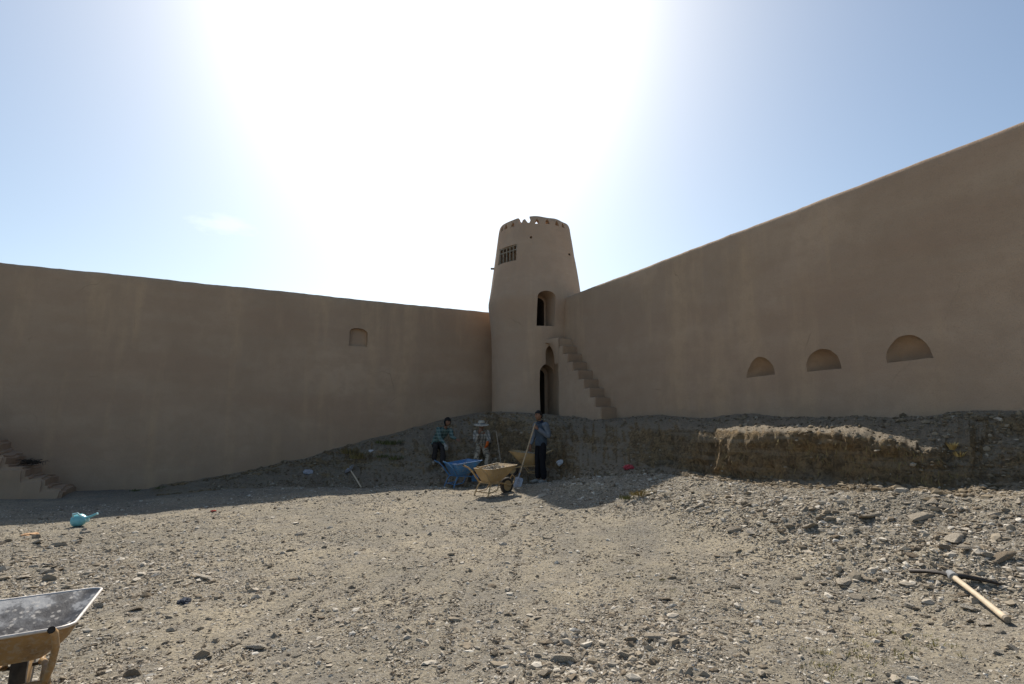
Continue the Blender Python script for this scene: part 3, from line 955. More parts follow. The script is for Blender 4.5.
# ------------------------------------------------------------------ rocks one could pick up
def rock_mesh(k, flat):
    r_ = random.Random(k)
    bm = bmesh.new(); bmesh.ops.create_icosphere(bm, subdivisions=3, radius=1)
    planes = []
    for _ in range(11):
        n_v = Vector((r_.gauss(0, 1), r_.gauss(0, 1), r_.gauss(0, 1))).normalized()
        planes.append((n_v, r_.uniform(.38, .72)))
    for v in bm.verts:
        for n_v, d_ in planes:
            e = v.co.dot(n_v) - d_
            if e > 0: v.co -= n_v * e
        v.co += Vector((r_.gauss(0, .012), r_.gauss(0, .012), r_.gauss(0, .012)))
        v.co.x *= 1.25; v.co.z *= flat
    me = bpy.data.meshes.new('rock'); bm.to_mesh(me); bm.free()
    me.materials.append(M['rock'])
    me.polygons.foreach_set('use_smooth', [True] * len(me.polygons)); me.set_sharp_from_angle(angle=R(24))
    return me
ROCKS = [rock_mesh(k, f) for k, f in enumerate([.8, .7, .6, .75, .45, .35, .3, .55, .65, .25])]

def put_rock(px, py, wpx, label, group=None, kind=None, asp=1.0, sink=.46, rz=None):
    q = surf(px, py)
    size = wpx / F * q.y / 2
    o = bpy.data.objects.new('rock', ROCKS[random.randrange(10) if kind is None else kind]); COL.objects.link(o)
    sx_ = size / 1.05; o.scale = (sx_ * asp, sx_, sx_)
    o.rotation_euler = (random.gauss(0, .18), random.gauss(0, .18), random.uniform(0, 6.28) if rz is None else rz)
    o.location = (q.x, q.y, q.z + sx_ * .55 * (1 - sink * 1.4))
    return tag(o, label, 'rock', group)
SPECIAL = [
    (655, 655 - 16, 17, 'long buff stone slab, longest in the rubble patch right of the yard centre', 4, 1.5),
    (675, 633, 12, 'upright pale block at the right end of the small rubble patch in mid yard', 0, 1),
    (625, 657, 12, 'rounded tan stone lying just below the small rubble patch in mid yard', 1, 1),
    (633, 641, 11, 'buff angular stone at the left end of the small rubble patch', 3, 1),
    (565, 661, 17, 'big pale elongated stone in the loose pile at the bottom centre of the yard', 1, 1.4),
    (545, 676, 14, 'brown tilted stone at the foot of the loose pile at bottom centre', 2, 1.1),
    (495, 655, 10, 'white wedge shaped stone left of the loose pile at bottom centre', 0, 1),
    (539, 657, 9, 'light grey cube-like stone left of the big pale elongated one', 3, 1),
    (557, 673, 10, 'whitish stone touching the brown tilted one at bottom centre', 7, 1),
    (586, 655, 9, 'small white upright stone right of the big pale elongated one', 0, 1),
    (52, 580, 13, 'rusty brown stone behind the foreground wheelbarrow', 1, 1.1),
    (46, 573, 12, 'dark brown stone touching the rusty one behind the foreground wheelbarrow', 2, 1.2),
    (25, 578, 12, 'flat dark stone left of the rusty one behind the foreground wheelbarrow', 5, 1.3),
    (100, 607, 10, 'grey block just right of the raised tray corner of the foreground wheelbarrow', 3, 1),
    (135, 610, 14, 'flat buff slab lying right of the foreground wheelbarrow', 6, 1.4),
    (134, 675, 13, 'buff stone at the bottom edge, right of the foreground wheelbarrow', 1, 1.2),
    (102, 674, 11, 'grey rounded stone at the bottom edge nearest the foreground wheelbarrow', 7, 1),
    (205, 579, 18, 'thin dark sliver of stone lying alone at mid left of the yard', 6, 2),
    (254, 648, 14, 'thin tilted stone lying alone in the sandy lower left', 4, 1.6),
    (274, 637, 9, 'pale lump on the sandy lower left beside the thin tilted stone', 0, 1),
    (935, 508, 8, 'upright pointed brown stone standing in the right rubble strip', 0, .8),
    (1021, 503, 10, 'bright white block at the right edge of the yard', 0, 1),
    (955, 541, 20, 'large grey slab in the right rubble, above the pickaxe', 4, 1.5),
    (968, 549, 16, 'brown slab leaning on the large grey slab above the pickaxe', 6, 1.5),
    (920, 519, 18, 'long brown stone lying in the right rubble strip', 4, 1.9),
    (945, 549, 11, 'bluish grey block left of the large slabs above the pickaxe', 3, 1),
    (985, 625, 14, 'pale flat stone below the pickaxe handle', 5, 1.3),
    (1001, 633, 11, 'white stone right of the pale flat one under the pickaxe handle', 7, 1),
    (972, 610, 14, 'brown stone beneath the pickaxe handle', 8, 1.2),
    (846, 583, 18, 'flat buff slab propped on a dark stone at mid right', 9, 1.6),
    (857, 598, 13, 'grey flat stone below the flat buff slab at mid right', 5, 1.3),
    (838, 611, 11, 'buff upright slab at mid right', 0, 1),
    (1000, 560, 16, 'long tan stone in the rubble just right of the pickaxe head', 4, 1.9),
    (988, 556, 10, 'standing pale stone in the rubble just above the pickaxe head', 3, .9),
    (666, 600, 13, 'flat light slab isolated at centre right', 6, 1.3),
    (806, 510, 9, 'white stone on top of the middle rubble heap', 0, 1),
    (810, 527, 14, 'flat pale stone at the foot of the middle rubble heap', 5, 1.6),
    (870, 518, 16, 'dark log shaped stone right of the middle rubble heap', 4, 2.2),
    (790, 527, 9, 'tan block at the foot of the middle rubble heap', 3, 1),
    (542, 497, 12, 'flat whitish stone in the sun in front of the standing man', 6, 1.5),
]
for px, py, w_, lab, kd, asp in SPECIAL:
    put_rock(px, py, w_, lab, kind=kd, asp=asp, rz=random.uniform(-.5, .5))
ZONES = [
    (30, (715, 1020), (492, 545), (6, 12), 'weathered broken stone among the rubble in front of the right earth bank', 'broken stones in the right rubble strip'),
    (26, (480, 600), (640, 683), (4, 9), 'small angular pale stone in the loose pile at bottom centre', 'small stones of the bottom centre pile'),
    (14, (628, 690), (618, 650), (4, 8), 'small buff stone in the little rubble patch right of the yard centre', 'small stones of the mid yard rubble patch'),
    (26, (0, 110), (528, 583), (5, 10), 'grey broken stone in the stony patch by the left shadow edge', 'stones of the left stony patch'),
    (14, (160, 215), (615, 665), (4, 8), 'greyish stone in the scattered pebbly patch at lower left', 'stones of the lower left patch'),
    (22, (800, 1020), (575, 660), (5, 10), 'weathered stone around the pickaxe at lower right', 'stones around the pickaxe'),
    (22, (560, 715), (478, 512), (3.5, 6), 'small grey stone in the tower shadow rubble below the bank', 'stones in the tower shadow'),
    (20, (300, 470), (520, 640), (3, 6), 'small stone lying loose on the sandy middle of the yard', 'stones loose in mid yard'),
]
for n_r, xr, yr, wr, lab, grp in ZONES:
    for _ in range(n_r):
        put_rock(random.uniform(*xr), random.uniform(*yr), random.uniform(*wr), lab, grp, asp=random.uniform(1, 1.5))

# ------------------------------------------------------------------ wheelbarrows
def rotz(a): return Matrix.Rotation(a, 3, 'Z')
def tray_surface(inner, rim_back=.60, tip=.69, floor=.315):
    """open pressed tray; x forward; returns outer or inner skin"""
    e = .012 if inner else 0
    U = 16
    mb = MB(); vs = []; rows = [0, .18, .42, .7, .9, 1.0]
    # rim outline and floor outline, both as rounded rectangles with 4*U points
    def outline(x0, x1, w0, w1, r, zf):
        pts = []
        cs = [((x1, w1), 0), ((x0, w0), 1), ((x0, -w0), 2), ((x1, -w1), 3)]
        for (x, y), k in cs:
            sx_ = -1 if x == x1 else 1; sy_ = -1 if y > 0 else 1
            c_ = (x + sx_ * r, y + sy_ * r)
            a0 = {0: 0, 1: 90, 2: 180, 3: 270}[k]
            for j in range(U):
                a = R(a0 + 90 * j / (U - 1))
                pts.append((c_[0] + r * math.cos(a), c_[1] + r * math.sin(a)))
        return [(x, y, zf(x, y)) for x, y in pts]
    rimz = lambda x, y: rim_back + (tip - rim_back) * max(0, (x - .35) / .5) ** 1.5 * (.35 + .65 * (abs(y) / .36)) + .012 * math.cos(x * 9)
    top = outline(0 + e, .84 - e, .30 - e, .37 - e, .09, rimz)
    bot = outline(.15 + e, .50 - e, .17, .15, .07, lambda x, y: floor + e)
    n = len(top)
    for t_ in rows:
        for k in range(n):
            a, b = top[k], bot[k]
            q = [a[i] + (b[i] - a[i]) * t_ for i in range(3)]
            bulge = .03 * math.sin(t_ * math.pi)
            q[1] += bulge * (1 if q[1] > 0 else -1)
            vs.append(q)
    m = len(rows); fs = []
    for i in range(m - 1):
        for k in range(n):
            k2 = (k + 1) % n
            fs.append((i * n + k, i * n + k2, (i + 1) * n + k2, (i + 1) * n + k))
    fs.append(tuple((m - 1) * n + k for k in range(n)))
    return vs, fs, n, top

def dome_pts(n_rows, zt): pass

def make_barrow(loc, rz, paint, label, inside_mat=None, rimmat=None, load=None, tip=.69, sc=.93, floor=.315, group='wheelbarrows in the yard'):
    root = empty('wheelbarrow', loc, label, 'wheelbarrow', group, rz)
    root.scale = (sc, sc, sc)
    vo, fo, n, top = tray_surface(False, tip=tip, floor=floor); vi, fi, _, topi = tray_surface(True, tip=tip, floor=floor)
    mb = MB().add(vo, fo)
    tray = build(mb, 'tray', paint, root, smooth=35)
    mb = MB().add(vi, fi)
    build(mb, 'tray_lining', inside_mat or paint, tray, smooth=35)
    rim = [Vector(q) for q in top] + [Vector(top[0])]
    build(MB().tube(rim, .0095, 7, cap=False), 'rim', rimmat or paint, tray, smooth=60)
    for s in (1, -1):
        pts = [(-.32, .235 * s, .70), (-.17, .235 * s, .64), (-.04, .235 * s, .53), (.05, .215 * s, .40), (.12, .19 * s, .31), (.22, .17 * s, .290), (.45, .15 * s, .285),
               (.62, .12 * s, .255), (.80, .09 * s, .20)]
        build(MB().tube(pts, .0175, 10, cap=False), 'handle', paint, root, smooth=60)
        inr = [(-.3205, .235 * s, .7002), (-.27, .235 * s, .681)]
        build(MB().tube(inr, .0145, 10), 'bore_shade_plug', M['dark'], root, smooth=60)  # dark plug: shade inside the open pipe end put into the colour
        lp = [(.16, .195 * s, .30), (.10, .215 * s, .22), (.03, .235 * s, .06), (.015, .24 * s, .005)]
        build(MB().tube(lp, .0155, 8), 'leg', paint, root, smooth=60)
        build(MB().tube([(.44, .15 * s, .285), (.33, .185 * s, .12), (.05, .228 * s, .09)], .012, 8), 'brace', paint, root, smooth=60)
        build(MB().tube([(.80, .09 * s, .20), (.93, .095 * s, .24), (1.0, .07 * s, .36), (.98, 0, .43)], .014, 8), 'wheel_guard', paint, root, smooth=60)
    build(MB().tube([(.05, -.228, .10), (.05, .228, .10)], .012, 8), 'cross_bar', paint, root, smooth=60)
    build(MB().tube([(.13, -.20, .30), (.13, .20, .30)], .013, 8), 'cross_bar', paint, root, smooth=60)
    # wheel
    MW = Matrix.Translation((.80, 0, .19)) @ Matrix.Rotation(R(90), 4, 'X')
    tyre = [(.125, -.035), (.15, -.044), (.175, -.04), (.188, -.02), (.19, 0), (.188, .02), (.175, .04), (.15, .044), (.125, .035)]
    wh = build(MB().lathe([(.02, -.03)] + tyre + [(.02, .03)], MW, 28), 'wheel', M['rubber'], root, smooth=40)
    build(MB().lathe([(.02, -.045), (.05, -.042), (.12, -.037), (.123, 0), (.12, .037), (.05, .042), (.02, .045)], MW, 24), 'wheel_rim', paint, wh, smooth=40)
    build(MB().tube([(.80, -.10, .19), (.80, .10, .19)], .012, 8), 'axle', M['iron'], wh, smooth=60)
    if load:
        rv = []
        r_ = random.Random(load)
        mb = MB(); seg_ = 30; rows_ = 7; vs = []; fs = []
        for i in range(rows_ + 1):
            t_ = i / rows_
            for k in range(seg_):
                a = 2 * math.pi * k / seg_
                ex, ey = .41 * (1 - t_), .31 * (1 - t_)
                ca, sa = math.cos(a), math.sin(a)
                sq = 1 / max(abs(ca), abs(sa)) ** .45
                vs.append((.41 + ex * ca * sq * .86, ey * sa * sq * .86, .565 + .075 * math.sin(t_ * 1.57) + r_.gauss(0, .009)))
        for i in range(rows_):
            for k in range(seg_):
                k2 = (k + 1) % seg_
                fs.append((i * seg_ + k, i * seg_ + k2, (i + 1) * seg_ + k2, (i + 1) * seg_ + k))
        for _ in range(420):
            x = .41 + r_.uniform(-.34, .34); y = r_.uniform(-.26, .26)
            z = .58 + .07 * max(0, 1 - ((x - .41) / .36) ** 2 - (y / .28) ** 2)
            s_ = min(.05, math.exp(r_.gauss(math.log(.016), .45)))
            rot = Euler((r_.uniform(0, 6), r_.uniform(0, 6), r_.uniform(0, 6))).to_matrix()
            q0 = len(vs)
            for v_ in OV:
                vs.append(Vector((x, y, z)) + rot @ Vector((v_[0] * s_ * 1.3, v_[1] * s_, v_[2] * s_ * .7)) * r_.uniform(.75, 1.25))
            fs += [tuple(int(j) + q0 for j in f_) for f_ in OF]
        ld = build(mb.add(vs, fs), 'rubble_load', M['gravel'], None)
        ld.location = loc; ld.rotation_euler = (0, 0, rz); ld.scale = (sc, sc, sc)
        tag(ld, load_label[load], 'rubble')
    return root
load_label = {5: 'grey rubble heaped in the sunlit tan wheelbarrow in the centre', 6: 'rubble filling the tan wheelbarrow behind the standing man'}
def zat(p_): return drop(p_.x, p_.y)
b1 = at(480.5, 495, 11.55)
b1.z = zat(b1)
make_barrow(b1, math.atan2(.68, .73), M['tan_paint'], 'tan wheelbarrow loaded with grey rubble, standing in the sun in front of the workers', load=5)
b2 = at(448.5, 485, 13.25); b2.z = zat(b2)
make_barrow(b2, math.atan2(.60, .80), M['blue_paint'], 'empty bright blue wheelbarrow in the shade beside the seated man')
b3 = at(541, 481, 13.75); b3.z = zat(b3)
make_barrow(b3, math.atan2(.12, -.97), M['tan_paint'], 'tan wheelbarrow half hidden behind the standing man', load=6)
b4 = Vector((-2.457, 2.751, 0)); b4.z = zat(b4)
make_barrow(b4, math.atan2(.878, -.478) + .08, M['ochre_paint'], 'rusty ochre wheelbarrow with a stained grey tray, cut off by the lower left corner', inside_mat=M['tray_in'], rimmat=M['rim_worn'], tip=.60, sc=.9, floor=.42)

# ------------------------------------------------------------------ shovels, pickaxe
def blade(mb, tip, shaft_dir, nrm, L=.29, W=.23, mi=0):
    """pointed, dished shovel blade from the socket end to the tip"""
    d_ = Vector(shaft_dir).normalized(); n_v = (Vector(nrm) - d_ * Vector(nrm).dot(d_)).normalized(); s_ = d_.cross(n_v)
    vs = []; rows = []
    for i in range(9):
        t_ = i / 8
        w_ = W / 2 * (1 if t_ < .55 else math.sqrt(max(.02, 1 - ((t_ - .55) / .45) ** 2)))
        if i == 0: w_ = W / 2 * .86
        for j in range(7):
            u = j / 3 - 1
            vs.append(Vector(tip) - d_ * L * (1 - t_) + s_ * w_ * u + n_v * (.035 * u * u - .01 * t_))
    m = len(vs)
    vs2 = vs + [q - n_v * .004 for q in vs]
    fs = []
    for i in range(8):
        for j in range(6):
            a = i * 7 + j
            fs.append((a, a + 1, a + 8, a + 7)); fs.append((m + a, m + a + 7, m + a + 8, m + a + 1))
    edge = [j for j in range(7)] + [i * 7 + 6 for i in range(1, 9)] + [8 * 7 + j for j in range(5, -1, -1)] + [i * 7 for i in range(7, 0, -1)]
    for k in range(len(edge)):
        a, b = edge[k], edge[(k + 1) % len(edge)]
        fs.append((a, b, m + b, m + a))
    return mb.add(vs2, fs, mi)

def shovel(top, tip, nrm, label, wood, metal, W=.23, name='shovel'):
    top, tip = Vector(top), Vector(tip)
    d_ = (tip - top).normalized(); L = .29
    root = empty(name, tip, label, 'shovel')
    sock = tip - d_ * (L - .02)
    build(MB().tube([top, top.lerp(sock, .5) + Vector((.004, 0, .006)), sock + d_ * .03], [.0165, .019, .018], 10), 'handle', wood, root, smooth=60, off=tip)
    build(blade(MB(), tip, d_, nrm, L, W), 'blade', metal, root, smooth=50, off=tip)
    build(MB().tube([sock - d_ * .12, sock + d_ * .05], [.021, .024], 10), 'socket', metal, root, smooth=60, off=tip)
    return root

# shovel lying on the left slope
ta = surf(361, 488.5); tb = surf(349.5, 471)
tb = tb + Vector((0, 0, .06)); ta = ta + Vector((0, 0, .03))
sh = shovel(ta, tb + (tb - ta).normalized() * .1, Vector((.1, -1, .25)), 'shovel with grey blade and pale handle lying alone on the shaded left slope', M['wood_new'], M['steel'], .30)

# pickaxe
pa = ground(1008, 625) + Vector((0, 0, .035)); pb = ground(953, 583) + Vector((0, 0, .055))
root = empty('pickaxe', pb, 'pickaxe with dark iron head and pale wooden handle lying on the stony ground at right', 'pickaxe')
dd = (pb - pa).normalized()
build(MB().tube([pa, pa.lerp(pb, .12), pa.lerp(pb, .5) + Vector((0, 0, .004)), pb - dd * .08, pb + dd * .02], [.0225, .022, .019, .021, .026], 12), 'handle', M['wood_new'], root, smooth=60, off=pb)
build(MB().tube([pa - dd * .004, pa + dd * .02], [.0232, .0228], 12), 'handle_end', M['wood_old'], root, smooth=60, off=pb)
hl = ground(911, 577) + Vector((0, 0, .05)); hr = ground(1002, 587) + Vector((0, 0, .02))
mb = MB().tube([pb + (hl - pb) * .02, pb.lerp(hl, .25) + Vector((0, 0, .012)), pb.lerp(hl, .6) + Vector((0, 0, .012)), hl], [.026, .021, .022, .026], 8, flat=.75)
mb.tube([pb + (hr - pb) * .02, pb.lerp(hr, .25) + Vector((0, 0, .012)), pb.lerp(hr, .65) + Vector((0, 0, .008)), hr], [.026, .021, .016, .006], 8)
build(mb, 'pick_head', M['iron'], root, smooth=50, off=pb)
build(MB().tube([pb - dd * .03, pb + dd * .035], [.036, .034], 14), 'eye', mat_plain('scuffed_grey_iron', (.27, .27, .27), .85), root, smooth=50, off=pb)

# ------------------------------------------------------------------ people
M['skin'] = mat_plain('skin', (.23, .125, .08), .6, .15, 15)
M['hair'] = mat_plain('black_hair', (.012, .01, .009), .6, .3, 60)
def mat_cloth(name, a, b=None, c=None, scale=18, kind='plain'):
    t = NT(name, .9, .1)
    if kind == 'plaid':
        v = t.coord()
        sx_ = t.n('SeparateXYZ'); t.l(v, sx_.inputs[0])
        def bands(s, k, off=0):
            return t.math('GREATER_THAN', t.math('SINE', t.math('ADD', t.math('MULTIPLY', s, k), off)), .25)
        hx = bands(t.math('ADD', sx_.outputs[0], t.math('MULTIPLY', sx_.outputs[1], .6)), scale * 6.28)
        hz = bands(sx_.outputs[2], scale * 6.28, 1)
        col = t.mix(t.math('MULTIPLY', hx, .6), a, b); col = t.mix(t.math('MULTIPLY', hz, .55), col, c)
    elif kind == 'camo':
        f = t.noise(scale, 3, .5); f2 = t.noise(scale * 1.4, 3, .5)
        col = t.mix(t.ramp(f, [(.5, 0.0), (.54, 1.0)]), a, b); col = t.mix(t.ramp(f2, [(.56, 0.0), (.6, 1.0)]), col, c)
    else:
        col = t.ramp(t.noise(scale, 5, .6), [(.3, tuple(x * .75 for x in a)), (.7, tuple(x * 1.2 for x in a))])
    t.color(col); t.bump(t.noise(14, 4, .6), .02, .6)
    return t.m
M['shirt_green'] = mat_cloth('green_plaid', (.10, .16, .145), (.035, .06, .06), (.22, .27, .25), 11, 'plaid')
M['shirt_bw'] = mat_cloth('black_white_plaid', (.42, .385, .33), (.05, .05, .05), (.17, .16, .15), 11, 'plaid')
M['camo'] = mat_cloth('sand_camouflage', (.42, .34, .25), (.27, .21, .145), (.14, .115, .085), 9, 'camo')
M['trouser_dark'] = mat_cloth('dark_trousers', (.042, .036, .034), scale=8)
M['trouser_black'] = mat_cloth('black_trousers', (.016, .016, .019), scale=8)
M['vest'] = mat_cloth('slate_vest', (.065, .085, .11), scale=12)
M['sleeve'] = mat_cloth('grey_sleeve', (.15, .17, .20), scale=12)
M['collar'] = mat_cloth('navy_collar', (.02, .028, .05), scale=12)
M['hat'] = mat_cloth('pale_hat', (.40, .365, .30), scale=14)
M['wrap'] = mat_cloth('dark_head_wrap', (.025, .023, .022), scale=20)
M['glove_grey'] = mat_cloth('grey_glove', (.33, .32, .29), scale=30)
M['glove_orange'] = mat_cloth('orange_glove', (.62, .13, .025), scale=30)
M['shoe'] = mat_cloth('dusty_shoe', (.33, .31, .28), scale=20)
M['shoe_dark'] = mat_cloth('dark_shoe', (.06, .052, .045), scale=20)
M['shoe_tan'] = mat_cloth('tan_boot', (.30, .255, .20), scale=20)

def skin_mesh(name, verts, edges, radii, sub=2):
    bm = bmesh.new(); lay = bm.verts.layers.skin.verify()
    vs = []
    for i, (co, r) in enumerate(zip(verts, radii)):
        v = bm.verts.new(co); v[lay].radius = (r, r) if not isinstance(r, tuple) else r
        v[lay].use_root = (i == 0)
        vs.append(v)
    for a, b in edges: bm.edges.new((vs[a], vs[b]))
    me = bpy.data.meshes.new(name); bm.to_mesh(me); bm.free()
    o = bpy.data.objects.new(name, me); COL.objects.link(o)
    m = o.modifiers.new('skin', 'SKIN'); m.use_smooth_shade = True
    s = o.modifiers.new('sub', 'SUBSURF'); s.levels = sub; s.render_levels = sub
    bake(o)
    me = o.data; bpy.data.objects.remove(o)
    return me

def chain(js, names_radii):
    """dict joints -> (verts, radii) along a named chain"""
    return [js[n] for n, _ in names_radii], [r for _, r in names_radii]

def head_mesh(cn, fwd, up, sc=1.0):
    """head with brow, nose, lips, chin and ears as one closed surface"""
    fwd = Vector(fwd).normalized(); up = (Vector(up) - fwd * Vector(up).dot(fwd)).normalized(); lf = up.cross(fwd)
    bm = bmesh.new(); bmesh.ops.create_icosphere(bm, subdivisions=4, radius=1)
    vs = []
    for v in bm.verts:
        x, y, z = v.co                       # x forward, y left, z up
        ax, ay, az = .098, .076, .118
        if z < 0:
            k = 1 - .30 * (-z) ** 1.5; y *= k
            if x < 0: x *= 1 - .35 * (-z)
        p_ = Vector((x * ax, y * ay, z * az))
        g = lambda cx, cy, cz, s: math.exp(-(((p_.x - cx) ** 2 * .3 + (p_.y - cy) ** 2 + (p_.z - cz) ** 2) / s ** 2))
        if v.co.x > .2:
            p_.x += .020 * g(.1, 0, -.022, .014) + .012 * g(.1, 0, -.002, .011)      # nose
            p_.x += .006 * g(.1, 0, -.056, .014) + .008 * g(.09, 0, -.092, .02)      # lips, chin
            for s in (1, -1):
                p_.x -= .010 * g(.09, .031 * s, .004, .014)                             # eye sockets
                p_.x += .005 * g(.09, .03 * s, .024, .014)                              # brows
        for s in (1, -1):
            e = math.exp(-(((p_.x + .005) / .016) ** 2 + ((p_.z + .005) / .028) ** 2)) * (1 if v.co.y * s > .8 else 0)
            p_.y += s * .018 * e
        vs.append(Vector(cn) + (fwd * p_.x + lf * p_.y + up * p_.z) * sc)
    fs = [[q.index for q in f.verts] for f in bm.faces]
    bm.free()
    return vs, fs, fwd, lf, up

def hand_pts(w, dr, palm_n, curl=.8, thumb=1, sc=1.0):
    """palm and five curled fingers; returns list of (pts, radii) chains from the wrist"""
    d_ = Vector(dr).normalized(); n_v = (Vector(palm_n) - d_ * Vector(palm_n).dot(d_)).normalized(); s_ = d_.cross(n_v) * thumb
    w = Vector(w); ch = []
    ch.append(([w, w + d_ * .05 * sc, w + d_ * .092 * sc], [.027 * sc, .036 * sc, .036 * sc]))
    for k, (off, ln) in enumerate(((.030, .068), (.010, .077), (-.011, .072), (-.030, .056))):
        a = w + d_ * .085 * sc + s_ * off * sc; pts = [w + d_ * .05 * sc + s_ * off * .6 * sc, a]; dirn = d_.copy(); q = a.copy()
        for sg in (.42, .33, .25):
            dirn = (dirn * math.cos(curl * .8) + n_v * math.sin(curl * .8)).normalized() if True else dirn
            q = q + dirn * ln * sg * sc; pts.append(q.copy())
            n2 = (n_v - dirn * n_v.dot(dirn))
            if n2.length > .05: pass
        ch.append((pts, [.011 * sc, .0105 * sc, .0095 * sc, .009 * sc, .0075 * sc]))
    th0 = w + d_ * .03 * sc + s_ * .028 * sc
    ch.append(([th0, th0 + (d_ * .03 + s_ * .025 + n_v * .012) * sc, th0 + (d_ * .058 + s_ * .026 + n_v * .032) * sc], [.014 * sc, .0115 * sc, .009 * sc]))
    return ch

def tube_np(pts, rs, seg=8, sub=3):
    P = resample(np.array([tuple(q) for q in pts], float), (len(pts) - 1) * sub + 1)
    Rr = np.interp(np.linspace(0, len(pts) - 1, len(P)), range(len(pts)), rs)
    mb = MB(); mb.tube([Vector(q) for q in P], list(Rr), seg)
    return mb.v, mb.f

def add_hand(mb, *a, **k):
    for pts, rs in hand_pts(*a, **k):
        v_, f_ = tube_np(pts, rs, 8, 2); mb.add(v_, f_)
    return mb

def person(label, loc, J, face, clothes, hands, gloves=(None, None), headgear=None, up=(0, 0, 1)):
    """J: joints in world space; l/r are the figure's own sides"""
    loc = Vector(loc)
    root = empty('person', loc, label, 'person')
    V = {k: Vector(q) for k, q in J.items()}
    order = ['pelvis', 'waist', 'chest', 'neck0', 'neck', 'shl', 'ell', 'wrl', 'shr', 'elr', 'wrr', 'hpl', 'knl', 'anl', 'tol', 'hpr', 'knr', 'anr', 'tor', 'ual', 'fal', 'uar', 'far', 'thl', 'cal', 'thr', 'car']
    V['hpl'] = V['hl']; V['hpr'] = V['hr']
    for side in 'lr':
        V['ua' + side] = V['sh' + side].lerp(V['el' + side], .5); V['fa' + side] = V['el' + side].lerp(V['wr' + side], .5)
        V['th' + side] = V['hp' + side].lerp(V['kn' + side], .5)
        V['ca' + side] = V['kn' + side].lerp(V['an' + side], .4)
    rad = dict(pelvis=.095, waist=.09, chest=.10, neck0=.060, neck=.05, shl=.046, ell=.034, wrl=.027, shr=.046, elr=.034, wrr=.027,
               hpl=.08, knl=.052, anl=.035, tol=.03, hpr=.08, knr=.052, anr=.035, tor=.03, ual=.042, fal=.034, uar=.042, far=.034, thl=.068, thr=.068, cal=.05, car=.05)
    E = [('pelvis', 'waist'), ('waist', 'chest'), ('chest', 'neck0'), ('neck0', 'neck'), ('chest', 'shl'), ('shl', 'ual'), ('ual', 'ell'), ('ell', 'fal'), ('fal', 'wrl'), ('chest', 'shr'), ('shr', 'uar'), ('uar', 'elr'), ('elr', 'far'), ('far', 'wrr'),
         ('pelvis', 'hpl'), ('hpl', 'thl'), ('thl', 'knl'), ('knl', 'cal'), ('cal', 'anl'), ('anl', 'tol'), ('pelvis', 'hpr'), ('hpr', 'thr'), ('thr', 'knr'), ('knr', 'car'), ('car', 'anr'), ('anr', 'tor')]
    ix = {k: i for i, k in enumerate(order)}
    me = skin_mesh('body', [V[k] - loc for k in order], [(ix[a], ix[b]) for a, b in E], [rad[k] for k in order])
    vs, fs, fw, lf, upv = head_mesh(V['head'], face, up)
    mb = MB().add([q - loc for q in vs], fs)
    for k, side in enumerate(('l', 'r')):
        if gloves[k] is None:
            add_hand(mb, V['wr' + side] - loc, **hands[k])
    hb = mb.mesh('tmp')
    bm = bmesh.new(); bm.from_mesh(me); bm.from_mesh(hb)
    bm.to_mesh(me); bm.free()
    me.materials.clear()
    me.polygons.foreach_set('material_index', [0] * len(me.polygons))
    body = link('body', me, M['skin'], root); me.polygons.foreach_set('use_smooth', [True] * len(me.polygons))
    # eyes, brows, mouth as small dark features set in the face
    fe = MB()
    for s in (1, -1):
        fe.box(V['head'] - loc + fw * .088 + lf * .031 * s + upv * .005, (.012, .022, .009), Matrix((fw, lf, upv)).transposed())
        fe.box(V['head'] - loc + fw * .094 + lf * .031 * s + upv * .026, (.010, .034, .008), Matrix((fw, lf, upv)).transposed())
    fe.box(V['head'] - loc + fw * .096 - upv * .056, (.010, .040, .006), Matrix((fw, lf, upv)).transposed())
    build(fe, 'eyes_and_brows', M['hair'], root, bevel=.002)
    for k, side in enumerate(('l', 'r')):
        if gloves[k] is not None:
            g = add_hand(MB(), V['wr' + side] - loc, sc=1.12, **hands[k])
            g.tube([V['wr' + side] - loc, V['wr' + side].lerp(V['el' + side], .22) - loc], [.036, .040], 12)
            build(g, 'glove', gloves[k], root, smooth=60)
    # clothes follow the limbs
    def cloth(name, keys, edges, r, mt, extra=None):
        ids = {k: i for i, k in enumerate(keys)}
        m_ = skin_mesh(name, [V[k] - loc for k in keys], [(ids[a], ids[b]) for a, b in edges], r)
        m_.materials.clear()
        # folds
        for v in m_.vertices:
            c_ = v.co; n_v = v.normal
            f_ = float(fbm(np.array([c_.x * 9 + c_.y * 5]), np.array([c_.z * 7 + 3]), 3, 2)[0])
            v.co = c_ + n_v * .016 * f_
        m_.update()
        o = link(name, m_, mt, root); m_.polygons.foreach_set('use_smooth', [True] * len(m_.polygons))
        return o
    for side in 'lr':
        V['cu' + side] = V['el' + side].lerp(V['wr' + side], .93)
        V['kc' + side] = V['an' + side].lerp(V['kn' + side], .03)
    wb_ = V['pelvis'].lerp(V['waist'], -.25); V['hem'] = wb_
    lat = (V['shl'] - V['shr']).normalized()
    def torso(kw, sw, neck=True):
        mid = (V['shl'] + V['shr']) / 2
        half = (V['shl'] - V['shr']).length / 2
        secs = [(V['hem'], .160, .118), (V['pelvis'].lerp(V['waist'], .4), .158, .116), (V['waist'], .150, .112), (V['waist'].lerp(V['chest'], .55), .160, .118), (V['chest'], .172, .122),
                (V['chest'].lerp(mid, .6), half * .98 + .01, .112), (mid + (V['neck0'] - V['chest']) * .12, half * .90, .088), (V['neck0'].lerp(mid, .35), half * .55, .074), (V['neck0'], .070, .064), (V['neck0'].lerp(V['neck'], .45), .062, .060)]
        C_ = resample(np.array([tuple(q - loc) for q, _, _ in secs]), 37)
        Wd = resample(np.array([(w_, d_) for _, w_, d_ in secs]), 37)
